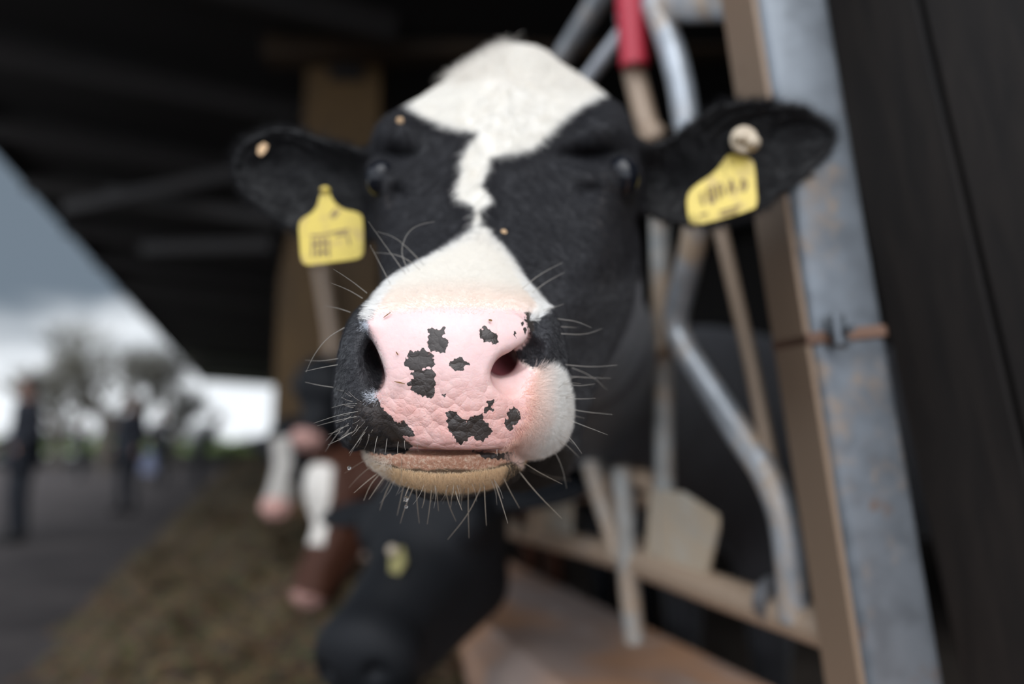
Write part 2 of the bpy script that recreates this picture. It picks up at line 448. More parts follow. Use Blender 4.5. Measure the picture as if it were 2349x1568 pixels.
# light smoothing of the net (uniform laplacian)
def lap(Vx, Q, it=2, lam=.5):
    n = len(Vx); e = np.concatenate([Q[:, [0, 1]], Q[:, [1, 2]], Q[:, [2, 3]], Q[:, [3, 0]]])
    deg = np.bincount(e[:, 0], minlength=n)+np.bincount(e[:, 1], minlength=n)
    for _ in range(it):
        acc = np.stack([np.bincount(e[:, 0], Vx[e[:, 1], k], n)+np.bincount(e[:, 1], Vx[e[:, 0], k], n) for k in range(3)], 1)
        Vx = Vx*(1-lam)+lam*acc/np.maximum(deg, 1)[:, None]
    return Vx
HC = lap(HC, QI, 3, .5)
HW = c2w_np(HC)
def quad_normals(Vx, Q):
    n = np.cross(Vx[Q[:, 2]]-Vx[Q[:, 0]], Vx[Q[:, 3]]-Vx[Q[:, 1]])
    N = np.stack([sum(np.bincount(Q[:, c], n[:, k], len(Vx)) for c in range(4)) for k in range(3)], 1)
    return N/np.maximum(np.linalg.norm(N, axis=1), 1e-12)[:, None]
HN = quad_normals(HC, QI)
if np.mean(HN[:, 2][(pz < .55)]) > 0:      # normals should face the camera on the muzzle
    QI = QI[:, ::-1].copy(); HN = -HN
# ---- torso, legs (behind the fence), same cow
def torso(X, Y, Z):
    f = rcone(X, Y, Z, NECK[1], NECK[2], .15, .19)
    f = smin(f, rcone(X, Y, Z, NECK[2], (.62, 2.15, 1.10), .19, .29), .1)
    f = smin(f, rcone(X, Y, Z, (.62, 2.15, 1.10), (2.0, 2.7, 1.05), .30, .36), .15)
    for lx, ly in ((.52, 2.25), (.70, 2.00), (1.95, 2.90), (2.15, 2.55)):
        f = smin(f, rcone(X, Y, Z, (lx, ly, .95), (lx+.02, ly, .52), .11, .055), .08)
        f = smin(f, rcone(X, Y, Z, (lx+.02, ly, .52), (lx, ly, .06), .05, .045), .02)
        f = smin(f, rcone(X, Y, Z, (lx, ly, .10), (lx-.03, ly-.01, .045), .05, .055), .02)
    return np.maximum(f, .004-Z)
TV, TQ = grid_mesh(torso, (-.15, 1.05, -.03), (2.5, 3.2, 1.6), .02)
tn = quad_normals(TV, TQ); ctr = np.array([.9, 2.05, 1.05])
if np.sum(tn*(TV-ctr)) < 0: TQ = TQ[:, ::-1].copy()
ALLV = np.concatenate([HW, TV]); ALLQ = np.concatenate([QI, TQ+len(HW)])
ALLC = w2c_np(ALLV); nH = len(HW)
au = ALLC[:, 0]/ALLC[:, 2]*FPX+U0; av = V0-ALLC[:, 1]/ALLC[:, 2]*FPX; az = ALLC[:, 2]
au = au.astype(np.float32); av = av.astype(np.float32)
# ---- coat pattern as signed distances carried on the skin
BLAZE = [(1163,60),(1090,60),(1000,120),(930,200),(939,229),(956,256),(984,273),(1022,287),(1062,297),(1101,301),(1080,325),(1066,350),(1060,370),(1060,394),(1052,420),(1046,439),(1052,455),(1063,463),(1087,470),(1091,484),(1086,511),(1090,545),
  (1106,545),(1108,528),(1104,494),(1106,477),(1125,470),(1128,455),(1125,442),(1106,425),(1112,408),(1118,397),(1123,378),(1128,360),(1150,356),(1183,349),(1210,342),(1232,332),(1258,306),(1276,284),(1311,256),(1352,229),(1383,211),(1420,190),(1380,120),(1300,60)]
WMUZ = [(1095,538),(1070,555),(1040,575),(985,608),(925,635),(895,662),(872,690),(858,715),(850,742),(862,780),(900,900),(1000,980),(1190,1060),(1230,1046),(1262,1028),(1288,1000),(1300,960),(1300,925),(1292,890),(1275,862),(1250,848),(1232,842),(1214,842),(1200,832),(1180,820),(1186,804),(1205,788),
  (1215,760),(1222,735),(1236,712),(1237,695),(1222,678),(1195,655),(1165,610),(1130,570)]
PINK = [(838,742),(845,728),(864,716),(930,708),(1008,702),(1080,702),(1150,706),(1206,712),(1214,722),(1219,750),(1214,775),(1198,797),(1172,806),(1180,822),(1200,834),(1214,845),(1230,850),(1246,880),(1250,930),(1235,975),(1200,1010),(1188,1035),(1100,1045),(1000,1045),(930,1045),(900,1000),(862,930),(858,905),(870,896),(878,880),(882,850),(872,812),(856,782)]
sdB = sd_poly(BLAZE, au, av); sdWM = sd_poly(spl(WMUZ, 1), au, av)
sdWM = np.where(az > .625, np.maximum(sdWM, (az-.625)*1500), sdWM).astype(np.float32)
sdW = np.minimum(sdB, sdWM)
sdW = np.where((az > .92) | (np.arange(len(az)) >= nH), 60, sdW)
sdPk = sd_poly(spl(PINK, 1), au, av); sdPk = np.where(az > .60, 60, sdPk)
SPOTS = [
 [(983,757),(990,751),(997,753),(1004,757),(1011,754),(1019,752),(1018,765),(1016,772),(1028,783),(1024,796),(1018,806),(1003,808),(990,803),(984,795),(981,783),(984,770)],
 [(937,809),(946,805),(955,805),(964,800),(975,802),(985,810),(994,816),(996,830),(994,840),(985,841),(975,844),(968,850),(980,846),(990,850),(998,860),(997,872),(1000,884),(997,898),(991,917),(986,912),(978,906),(968,909),(955,902),(945,890),(932,878),(942,876),(950,868),(944,858),(948,850),(940,843),(926,833),(934,822)],
 [(1033,833),(1040,822),(1052,821),(1064,822),(1073,834),(1066,841),(1060,848),(1046,849),(1037,842)],
 [(1098,757),(1106,758),(1108,748),(1116,753),(1124,758),(1130,764),(1141,768),(1138,778),(1143,785),(1133,787),(1124,782),(1113,784),(1108,776),(1097,772),(1104,768)],
 [(1025,948),(1036,944),(1048,945),(1052,958),(1064,960),(1070,970),(1080,958),(1094,955),(1104,952),(1112,964),(1120,975),(1131,990),(1120,1000),(1108,1010),(1092,1008),(1082,998),(1075,1003),(1070,1012),(1056,1018),(1048,1008),(1036,995),(1026,976)],
 [(1117,921),(1131,921),(1129,934),(1131,940),(1122,939),(1115,946),(1112,938),(1118,932)],
 [(1163,948),(1170,938),(1179,934),(1190,944),(1194,957),(1188,968),(1178,977),(1170,987),(1164,980),(1155,972),(1158,962),(1164,957)],
 [(1015,904),(1023,903),(1019,910)], [(1180,762),(1184,757),(1186,766),(1182,774),(1179,770)], [(1202,757),(1205,752),(1207,760),(1204,767)], [(1195,738),(1200,738),(1203,744),(1197,742)],
 [(1206,716),(1216,713),(1224,728),(1224,760),(1217,764),(1211,748),(1206,732)],
 [(820,920),(850,912),(864,912),(872,930),(884,946),(900,958),(912,970),(922,966),(936,976),(948,986),(950,1000),(938,1003),(924,998),(932,1012),(945,1023),(930,1040),(860,1040),(800,1030)],
 [(1085,1034),(1130,1038),(1196,1040),(1206,1050),(1192,1058),(1150,1053),(1110,1048)],
]
sdS = np.full(len(au), 60., np.float32); nearm = az < .60
for s_ in SPOTS: sdS[nearm] = np.minimum(sdS[nearm], sd_poly(s_, au[nearm], av[nearm]))
LIPP = sd_poly(CHIN, au, av)
lipm = np.where((av > 1033) & (az < .60) & (az > .4), 1.0, 0.0)*np.clip((8-LIPP)/8, 0, 1)       # lower lip zone
sdL = (av-(1086-((au-1020)/190.)**2*30)).astype(np.float32)      # px above (-) the hair edge of the lip
earz = ((au < 845) | (au > 1462)) & (az > .74) & (av < 620)
print('head verts', nH, 'torso', len(TV))
# ---- hide material
def coat_material():
    m, t, b = new_mat('holstein_hide')
    obj = t.new('ShaderNodeTexCoord').outputs['Object']
    sw, sp, ss, lip, sl_, ear = [t.attr(k) for k in ('sd_white', 'sd_bare', 'sd_spot', 'lip', 'sd_lip', 'ear')]
    fur_n = t.noise(obj, 420, 3, .6); big = t.noise(obj, 26, 3, .5)
    def off(x, n, amp): return t.m('ADD', x, t.m('MULTIPLY', t.m('SUBTRACT', n, .5), amp))
    white = t.ramp(off(off(sw, fur_n, 22), t.noise(obj, 120, 3, .6), 26), -3, 3, 1, 0)
    bare = t.ramp(off(sp, fur_n, 16), -9, 7, 1, 0)
    cell = t.noise(obj, 620, 2, .6)
    star = t.vor(obj, 300, 'F1'); spot = t.ramp(t.m('ADD', off(off(ss, cell, 6), t.noise(obj, 260, 2, .5), 5), t.m('SUBTRACT', 4.3, t.m('MULTIPLY', star, 10))), -.7, .7, 1, 0)
    blackc = t.mix(big, rgb(.012, .012, .014), rgb(.028, .028, .032))
    blackc = t.mix(ear, blackc, rgb(.0045, .0045, .005))
    whitec = t.mix(t.ramp(t.noise(obj, 60, 4, .6), .45, .75), rgb(.84, .82, .78), rgb(.76, .70, .61))
    # skin showing through the thin hair above the nose
    whitec = t.mix(t.ramp(sp, 0, 60, .55, 0), whitec, rgb(.84, .62, .52))
    pv_ = t.attr('low')
    pink = t.mix(pv_, rgb(.71, .50, .485), rgb(.645, .365, .325))
    pink = t.mix(t.ramp(t.noise(obj, 90, 3, .6), .35, .7, 0, .35), pink, rgb(.78, .58, .55))
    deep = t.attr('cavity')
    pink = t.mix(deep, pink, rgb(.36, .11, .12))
    c = t.mix(white, blackc, whitec)
    c = t.mix(bare, c, pink)
    c = t.mix(spot, c, t.mix(big, rgb(.030, .025, .023), rgb(.055, .045, .040)))
    lipc = t.mix(t.ramp(t.noise(obj, 420, 4, .7), .42, .70), rgb(.44, .225, .145), rgb(.70, .50, .37))
    lipc = t.mix(t.ramp(off(sl_, fur_n, 8), -10, 3), lipc, rgb(.72, .54, .34))
    lipc = t.mix(t.m('MULTIPLY', t.ramp(off(off(sl_, t.noise(obj, 60, 2), 26), fur_n, 6), -11, -4), t.ramp(off(sl_, fur_n, 8), -3, 2, 1, 0)), lipc, rgb(.12, .08, .05))
    c = t.mix(t.m('MULTIPLY', lip, t.m('SUBTRACT', 1.0, spot)), c, lipc)
    dust = t.m('MULTIPLY', t.attr('dust'), t.ramp(t.noise(obj, 150, 4, .7), .42, .72))
    c = t.mix(dust, c, rgb(.17, .12, .085))
    t.l.new(c, b.inputs['Base Color'])
    # planum relief: cobbles parted by fine creases
    warp = t.vm('ADD', obj, t.vm('MULTIPLY', t.noise(obj, 95, 1, .5, 'Color'), (.0035, .0035, .0035)))
    warp = t.mapv(warp, scale=(1.0, .6, 1.1))
    edge = t.vor(warp, 125, 'DISTANCE_TO_EDGE')
    edge2 = t.vor(t.vm('ADD', warp, (.3, .1, .2)), 260, 'DISTANCE_TO_EDGE')
    f1 = t.vor(warp, 125, 'F1'); crease = t.m('SUBTRACT', 1.0, t.m('MULTIPLY', t.m('MULTIPLY', f1, f1), 1.9))
    crease2 = t.ramp(edge2, 0, .22)
    vis = t.ramp(t.noise(obj, 38, 2, .5), .34, .58)
    low = t.m('ADD', t.m('ADD', .16, t.m('MULTIPLY', .62, pv_)), t.m('MULTIPLY', spot, .5))
    h = t.m('ADD', t.m('MULTIPLY', crease, t.m('MULTIPLY', low, vis)), t.m('MULTIPLY', t.m('MULTIPLY', crease2, low), .12))
    h = t.m('ADD', h, t.m('MULTIPLY', t.noise(obj, 330, 2, .5), .18))
    skin = t.m('MAXIMUM', bare, spot)
    hair_h = t.noise(t.mapv(obj, scale=(1, .5, .35)), 700, 3, .65)
    hh = t.m('ADD', t.m('MULTIPLY', h, skin), t.m('MULTIPLY', t.m('MULTIPLY', hair_h, 1.3), t.m('SUBTRACT', 1.0, skin)))
    t.l.new(t.bump(hh, .9, .0012), b.inputs['Normal'])
    rough = t.mix(skin, rgb(.46, .46, .46), rgb(.42, .42, .42))
    t.l.new(rough, b.inputs['Roughness'])
    t.l.new(t.m('MULTIPLY', t.m('MAXIMUM', bare, t.m('MULTIPLY', lip, .5)), t.m('SUBTRACT', .32, t.m('MULTIPLY', spot, .3))), b.inputs['Subsurface Weight'])
    b.inputs['Subsurface Radius'].default_value = (1.0, .35, .22); b.inputs['Subsurface Scale'].default_value = .004
    b.inputs['Specular IOR Level'].default_value = .35
    t.l.new(t.m('MULTIPLY', t.m('SUBTRACT', 1.0, t.m('MAXIMUM', skin, t.m('MAXIMUM', white, t.m('MAXIMUM', lip, ear)))), .16), b.inputs['Sheen Weight']); b.inputs['Sheen Roughness'].default_value = .45; b.inputs['Sheen Tint'].default_value = rgb(.92, .95, 1)
    return m
HIDE = coat_material()
cow = empty('cow', (0.6, 1.9, 0))
tag(cow, 'black and white cow with a pink spotted nose pushed up close', 'cow')
body = mesh_obj('body', ALLV, ALLQ, HIDE, cow)
me = body.data
vattr(me, 'sd_white', sdW); vattr(me, 'sd_bare', sdPk); vattr(me, 'sd_spot', sdS); vattr(me, 'lip', lipm); vattr(me, 'sd_lip', sdL)
vattr(me, 'ear', earz.astype(np.float32))
vattr(me, 'low', np.clip((av-830)/110, 0, 1)*np.clip((.62-az)/.04, 0, 1))
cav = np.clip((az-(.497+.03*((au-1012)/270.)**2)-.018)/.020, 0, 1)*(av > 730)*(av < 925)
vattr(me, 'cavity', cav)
dust = np.zeros(len(au), np.float32)
for (a, b_, su, sv, k) in ((1376, 410, 14, 16, 1.0), (1395, 540, 22, 120, .55), (1400, 450, 18, 40, .5), (876, 560, 14, 80, .6), (888, 455, 10, 26, .8), (850, 380, 10, 30, .6), (1168, 130, 40, 40, .0), (1236, 702, 20, 12, .5), (1290, 1060, 60, 20, .2)):
    dust = np.maximum(dust, k*np.exp(-((au-a)/su)**2-((av-b_)/sv)**2))
dust[nH:] = .0
vattr(me, 'dust', dust)
# ---- eyes
EYE, te, be = new_mat('wet_eye')
be.inputs['Base Color'].default_value = rgb(.006, .007, .010); be.inputs['Roughness'].default_value = .06
be.inputs['Specular IOR Level'].default_value = .28
for u_, v_, r_ in ((874, 410, .0165), (1426, 406, .0195)):
    k_ = (np.abs(pu-u_) < 9) & (np.abs(pv-v_) < 9) & (pz < .9)
    d_ = float(np.median(pz[k_]))+r_*(.86 if u_ < 1000 else .72); print('eye depth', d_)
    eb = MB().ball(P(u_, v_, d_), (r_, r_, r_*1.15), 32, 20)
    eb.build('eye', EYE, body, True, None)
# ---- hair helpers
def hair_mat(name, rough=.5):
    m, t, b = new_mat(name)
    t.l.new(t.attr('tint', 'Color'), b.inputs['Base Color'])
    b.inputs['Roughness'].default_value = rough; b.inputs['Specular IOR Level'].default_value = .35
    tr = t.new('ShaderNodeBsdfTranslucent'); t.l.new(t.attr('tint', 'Color'), tr.inputs['Color'])
    mx = t.new('ShaderNodeMixShader'); mx.inputs[0].default_value = .45; t.l.new(b.outputs[0], mx.inputs[1]); t.l.new(tr.outputs[0], mx.inputs[2])
    t.l.new(mx.outputs[0], m.node_tree.nodes['Material Output'].inputs['Surface'])
    return m
HAIR = hair_mat('short_hair'); WHISK = hair_mat('whisker_hair', .25)
def hair_object(name, pts, radii, tint, parent, mat):
    """pts (N,K,3) world; radii (N,K); tint (N,3)"""
    N, K = pts.shape[:2]
    hc = bpy.data.hair_curves.new(name); hc.add_curves([K]*N)
    hc.points.foreach_set('position', pts.astype(np.float32).ravel())
    if 'radius' not in hc.attributes: hc.attributes.new('radius', 'FLOAT', 'POINT')
    hc.attributes['radius'].data.foreach_set('value', radii.astype(np.float32).ravel())
    a = hc.attributes.new('tint', 'FLOAT_COLOR', 'POINT')
    a.data.foreach_set('color', np.concatenate([np.repeat(tint, K, 0), np.ones((N*K, 1))], 1).astype(np.float32).ravel())
    hc.materials.append(mat)
    o = bpy.data.objects.new(name, hc); col.objects.link(o)
    if parent: o.parent = parent; o.matrix_parent_inverse = parent_inv(parent)
    return o
rng = np.random.default_rng(7)
qa = HC[QI]; qarea = .5*np.linalg.norm(np.cross(qa[:, 2]-qa[:, 0], qa[:, 3]-qa[:, 1]), axis=1)
qc = qa.mean(1); qn = HN[QI].mean(1); qu = qc[:, 0]/qc[:, 2]*FPX+U0; qv = V0-qc[:, 1]/qc[:, 2]*FPX; qz = qc[:, 2]
qn /= np.maximum(np.linalg.norm(qn, axis=1), 1e-9)[:, None]
facing = -(qn*qc).sum(1)/np.linalg.norm(qc, axis=1)
qW = sdW[QI].mean(1); qP = sdPk[QI].mean(1); qS = sdS[QI].mean(1); qL = lipm[QI].mean(1); qLd = sdL[QI].mean(1)
def grow(mask, n, length, lift, flow, rad, tint, K=5, jit=.35, droop=0.0, lj=.35):
    """n hairs on quads chosen by mask weight; flow(u,v)->(N,2) px direction"""
    wgt = qarea*mask; wgt = wgt/wgt.sum()
    q = rng.choice(len(wgt), n, p=wgt)
    a, b = rng.random(n), rng.random(n)
    c4 = qa[q]; p = (c4[:, 0]*((1-a)*(1-b))[:, None]+c4[:, 1]*(a*(1-b))[:, None]+c4[:, 2]*(a*b)[:, None]+c4[:, 3]*((1-a)*b)[:, None])
    N = qn[q]; u = qu[q]; v = qv[q]
    d2 = flow(u, v); d = np.stack([d2[:, 0], -d2[:, 1], np.zeros(n)], 1)
    d += rng.normal(0, jit, (n, 3)); d -= (d*N).sum(1)[:, None]*N
    d /= np.maximum(np.linalg.norm(d, axis=1), 1e-6)[:, None]
    L = (length(u, v) if callable(length) else np.full(n, length))*(1+rng.uniform(-lj, lj, n))
    lf = lift(u, v) if callable(lift) else np.full(n, lift)
    s = np.linspace(0, 1, K)[None, :, None]
    dir0 = d*np.sqrt(np.maximum(1-lf**2, 0))[:, None]+N*lf[:, None]
    pts = p[:, None]+L[:, None, None]*(s*dir0[:, None]-N[:, None]*(lf[:, None, None]*.45)*s*s)
    pts[:, :, 1] -= droop*L[:, None]*s[..., 0]**2
    pts[:, 0] -= N*.0006
    r = rad*(1-.75*np.linspace(0, 1, K))[None, :]*np.ones((n, 1))
    tc_ = tint(q, n)
    return c2w_np(pts.reshape(-1, 3)).reshape(n, K, 3), r, tc_
def const_tint(c, var=.12):
    return lambda q, n: np.clip(np.array(c)[None]*(1+rng.uniform(-var, var, (n, 1))), 0, 1)
def coat_tint(q, n):
    x = qW[q]+rng.normal(0, 3, n)
    wh = np.array([.90, .88, .83]); bk = np.array([.036, .036, .041])
    k = (x < 0)[:, None]
    return np.where(k, wh, bk)*(1+rng.uniform(-.15, .15, (n, 1)))
def radial(u0, v0): return lambda u, v: (lambda a: a/np.maximum(np.linalg.norm(a, axis=1), 1e-6)[:, None])(np.stack([u-u0, v-v0], 1))
S = []
vis = facing > -.25
# white/black coat of forehead and blaze: hair runs down the face, fans at the poll
def flow_face(u, v):
    a = np.stack([(u-1130)/220., np.clip((v-190)/60., -1, 1)], 1)
    return a/np.maximum(np.linalg.norm(a, axis=1), 1e-6)[:, None]
mface = (vis & (qv < 640) & (qz < .93) & (qu > 840) & (qu < 1475) & ((qW > 0) | (qv < 560))).astype(float)*np.clip((640-qv)/110, 0, 1)*np.where(qW < 25, 1.0, .55)
S.append(grow(mface, 60000, .012, .35, flow_face, .00022, coat_tint, jit=.3))
# tuft on the poll
mp = (vis & (qv < 210) & (qW < 0)).astype(float)
S.append(grow(mp, 4000, .012, .5, lambda u, v: np.stack([(u-1165)/120., -np.ones_like(u)], 1), .0002, const_tint((.88, .84, .78)), jit=.5))
mp = (vis & (qv < 190) & (qu < 1180)).astype(float)
S.append(grow(mp, 700, .028, .7, lambda u, v: np.stack([-np.ones_like(u)*.6, -np.ones_like(u)], 1), .00018, const_tint((.78, .74, .68)), jit=.6))
# ears: fringe
me_ = ((qu < 845) | (qu > 1465)) & (qz > .74) & (qv < 620)
S.append(grow(me_.astype(float), 16000, .014, .45, lambda u, v: np.where((u < 1100)[:, None], np.stack([(u-760)/100., (v-410)/80.], 1), np.stack([(u-1650)/120., (v-390)/80.], 1)), .0002, const_tint((.008, .008, .010), .4), jit=.5))
# black lower face
mb = np.clip((qv-520)/110, 0, 1)*(vis & (qv >= 520) & (qz < .80) & (qW > 3) & (qP > 4) & (qL < .3)).astype(float)
S.append(grow(mb, 42000, .0055, .30, lambda u, v: np.stack([(u-1040)/200., (v-780)/200.+.25], 1), .00013, coat_tint, jit=.35))
# white patch above the nose
def patch_tint(q, n):
    k = np.clip((qP[q]-2)/60, 0, 1)[:, None]
    return (np.array([.90, .78, .70])*(1-k)+np.array([.96, .93, .87])*k)*(1+rng.uniform(-.08, .08, (n, 1)))
def lenW(u, v):
    sp_ = np.clip((710-v)/110, 0, 1); return .003+.0075*sp_
mw = (vis & (qv > 535) & (qv < 722) & (qW < 2) & (qz < .66)).astype(float)*np.clip((716-qv)/70, .04, 1)
S.append(grow(mw, 40000, lenW, .42, lambda u, v: np.stack([(u-1050)/150., np.full_like(u, -.75)], 1), .00011, patch_tint, jit=.30))
# spiky rim of that patch over the black
mr = (vis & (qv > 535) & (qv < 735) & (np.abs(qW) < 9) & (qz < .66)).astype(float)
S.append(grow(mr, 9000, .009, .5, lambda u, v: np.stack([(u-1060)/130., np.full_like(u, -.7)], 1), .00012, const_tint((.95, .94, .91)), jit=.25))
# white cheek by the right nostril
mc = (vis & (qu > 1150) & (qv > 815) & (qv < 1060) & (qW < 4) & (qz < .60)).astype(float)*np.clip((qu-1175+np.maximum(qv-960, 0)*.6)/75, 0, 1)**1.5*np.clip((qu-(1185-np.maximum(qv-955, 0)*.5)-np.clip(900-qv, 0, 60)*.6)/55, 0, 1)*(qW < 2)
def cheek_tint(q, n):
    k = np.clip((qu[q]+np.maximum(qv[q]-960, 0)*.4-1205)/60, 0, 1)[:, None]
    return (np.array([.90, .66, .56])*(1-k)+np.array([.95, .94, .91])*k)*(1+rng.uniform(-.1, .1, (n, 1)))
S.append(grow(mc, 34000, lambda u, v: .005+.006*np.clip((u-1180)/100, 0, 1), .45, lambda u, v: np.stack([(u-1165)/110., (v-925)/110.+.1], 1), .00011, cheek_tint, jit=.25))
# lower lip fringe and beard
ml = (vis & (qL > .2) & (qLd > -6)).astype(float)
S.append(grow(ml, 20000, .0055, .35, lambda u, v: np.stack([(u-1015)/260., np.full_like(u, .9)], 1), .00010, const_tint((.88, .70, .48), .2), jit=.3, lj=.7))
ml = ((qL > .2) & (qLd > -25) & (qu < 900)).astype(float)
S.append(grow(ml, 1600, .009, .6, lambda u, v: np.stack([np.full_like(u, -.8), np.full_like(u, .6)], 1), .00012, const_tint((.80, .72, .62)), jit=.5))
ml = (vis & (qu > 1160) & (qu < 1345) & (qv > 1025) & (qz < .70) & (qW > 5)).astype(float)
S.append(grow(ml, 4000, .013, .5, lambda u, v: np.stack([np.full_like(u, .4), np.full_like(u, .9)], 1), .00013, const_tint((.05, .045, .04), .5), jit=.4))
# soft crust of fine pale hair at the left nostril corners
for (a, b_, s1, s2, nn) in ((838, 745, 8, 10, 350), (852, 712, 8, 9, 160), (853, 910, 13, 10, 260)):
    mm = vis*np.exp(-((qu-a)/s1)**2-((qv-b_)/s2)**2)*(qz < .58)
    S.append(grow(mm, nn, .0024, .5, radial(a+20, b_-5), .00010, const_tint((.80, .84, .90)), jit=.6))
# long dark ear hair falling over the upper corner of the right tag
mt_ = np.exp(-((qu-1585)/50)**2-((qv-350)/40)**2)*(qz > .74)
S.append(grow(mt_, 900, .030, .55, lambda u, v: np.stack([np.full_like(u, .35), np.full_like(u, .9)], 1), .0003, const_tint((.018, .018, .020), .4), jit=.3, droop=.1))
hp = np.concatenate([a for a, _, _ in S]); hr = np.concatenate([b for _, b, _ in S]); ht = np.concatenate([c for _, _, c in S])
coat = hair_object('coat_hair', hp, hr, ht, body, HAIR)
# ---- whiskers
WL = [ [(931,629),(899,584),(844,507)], [(939,624),(918,580),(932,535),(959,515),(997,508)], [(974,609),(929,562),(899,540),(864,531)],
 [(964,619),(934,594),(904,582),(859,579)], [(896,652),(874,609),(849,562)], [(842,672),(804,642),(765,617)], [(832,684),(799,664),(760,649)],
 [(804,716),(775,706),(745,701)], [(790,751),(750,774),(720,813),(702,853)], [(775,836),(735,843),(700,851)], [(775,822),(740,828),(700,826)], [(765,888),(730,883),(700,876)],
 [(1198,662),(1237,629),(1290,602)], [(1220,672),(1252,647),(1295,624)], [(1245,711),(1272,704),(1293,697)], [(1280,731),(1322,736),(1357,751)],
 [(1287,749),(1305,750),(1324,751)], [(1287,765),(1342,768),(1382,753)], [(1297,836),(1357,842),(1416,837)], [(1312,843),(1357,861),(1392,893)],
 [(1310,863),(1350,866),(1401,867)], [(1285,955),(1342,977),(1394,997)], [(1282,1007),(1300,1020),(1330,1050)], [(1290,880),(1330,885),(1365,880)], [(1296,912),(1330,915),(1367,913)],
 [(1283,985),(1310,1005),(1335,1040)], [(1270,1030),(1290,1070),(1300,1120)], [(1296,935),(1345,945),(1405,950)],
 [(824,943),(780,950),(720,970)], [(818,955),(780,962),(728,976)], [(822,925),(790,926),(760,935)], [(844,977),(824,1005),(802,1045)], [(838,990),(815,1020),(800,1040)], [(780,987),(762,1010),(746,1036)], [(808,990),(785,1005),(752,1020)], [(800,975),(770,985),(748,1010)],
 [(855,985),(846,1000),(840,1015)], [(866,1000),(862,1015),(858,1040)], [(888,1005),(886,1020),(884,1040)], [(914,1012),(912,1025),(912,1040)], [(957,1018),(958,1030),(961,1038)], [(928,1010),(928,1022),(930,1032)], [(1106,1012),(1107,1020),(1107,1025)], [(1140,1030),(1140,1040),(1141,1045)], [(1178,1032),(1180,1042),(1182,1050)],
 [(869,1089),(850,1110),(834,1148)], [(883,1091),(866,1115),(846,1145)], [(898,1103),(884,1130),(871,1170)], [(925,1118),(918,1150),(911,1182)], [(948,1118),(930,1160),(918,1200)], [(922,1050),(921,1070),(920,1100),(926,1118)],
 [(955,1121),(957,1160),(962,1200)], [(990,1123),(986,1160),(980,1202)], [(1022,1123),(1030,1160),(1046,1195)], [(1039,1118),(1036,1140),(1034,1163)], [(1044,1123),(1050,1145),(1060,1170)], [(1066,1118),(1062,1135),(1058,1152)],
 [(1074,1118),(1074,1175),(1076,1234)], [(1103,1118),(1076,1177),(1027,1237)], [(1111,1113),(1113,1160),(1116,1205)], [(1155,1096),(1172,1130),(1192,1165)], [(1135,1105),(1150,1150),(1165,1200)],
 [(1000,1118),(1004,1150),(1006,1172)], [(975,1120),(974,1145),(968,1165)], [(940,1112),(932,1130),(925,1150)], [(866,1085),(840,1105),(812,1130)], [(850,1070),(825,1090),(800,1118)], [(846,1050),(820,1065),(790,1085)], [(1200,1060),(1240,1085),(1290,1110)], [(1210,1075),(1260,1095),(1310,1100)], [(1190,1080),(1230,1130),(1290,1190)] ]
# root depth = skin depth at the root
def skin_z(u, v):
    d = (qu-u)**2+(qv-v)**2; k = d < 9**2
    return float(qz[k & (facing > 0)].min()) if np.any(k & (facing > 0)) else .53
wp = []; wr = []; wt = []
random.seed(3)
def add_whisker(px, r0, c, dz=None):
    z0 = skin_z(*px[0]); K = 14; dz = random.uniform(-.015, .02) if dz is None else dz
    pp = [Vector((a, b, 0)) for a, b in px]
    for _ in range(3):
        q = [pp[0]]
        for i in range(len(pp)-1): q += [pp[i]*.75+pp[i+1]*.25, pp[i]*.25+pp[i+1]*.75]
        pp = q+[pp[-1]]
    arr = np.array([[p.x, p.y] for p in pp]); s = np.concatenate([[0], np.cumsum(np.linalg.norm(np.diff(arr, axis=0), axis=1))]); s /= s[-1]
    k = np.linspace(0, 1, K); uu = np.interp(k, s, arr[:, 0]); vv = np.interp(k, s, arr[:, 1]); zz_ = z0+.0015*(k < .01)+dz*k
    wp.append(c2w_np(np.stack([(uu-U0)/FPX*zz_, (V0-vv)/FPX*zz_, zz_], 1))); wr.append(r0*(1-.72*k)); wt.append(c)
for L in WL:
    add_whisker(L, .00024 if L[0][1] < 1080 else .00042, (.50, .47, .42) if L[0][1] < 1040 else (.42, .36, .29))
for _ in range(60):      # fine bristles at the left lip and along the chin
    a = random.random()
    if a < .35:
        u_, v_ = random.uniform(785, 850), random.uniform(880, 1010); L_ = random.uniform(18, 45); an = math.atan2(v_-930, u_-860)+random.uniform(-.3, .3)
    elif a < .8:
        u_ = random.uniform(860, 1180); v_ = 1112-((u_-1020)/190)**2*34; L_ = random.uniform(25, 65); an = math.pi/2+(1020-u_)/260+random.uniform(-.35, .35)
    else:
        u_, v_ = random.uniform(1270, 1300), random.uniform(880, 1010); L_ = random.uniform(18, 50); an = (v_-930)/120+random.uniform(-.3, .3)
    add_whisker([(u_, v_), (u_+L_*.5*math.cos(an), v_+L_*.5*math.sin(an)), (u_+L_*math.cos(an+.15), v_+L_*math.sin(an+.15))], .00017, (.50, .46, .41))
whisk = hair_object('whiskers', np.array(wp), np.array(wr), np.array(wt), body, WHISK)
whisk['label'] = 'long pale whiskers around the nose and chin'
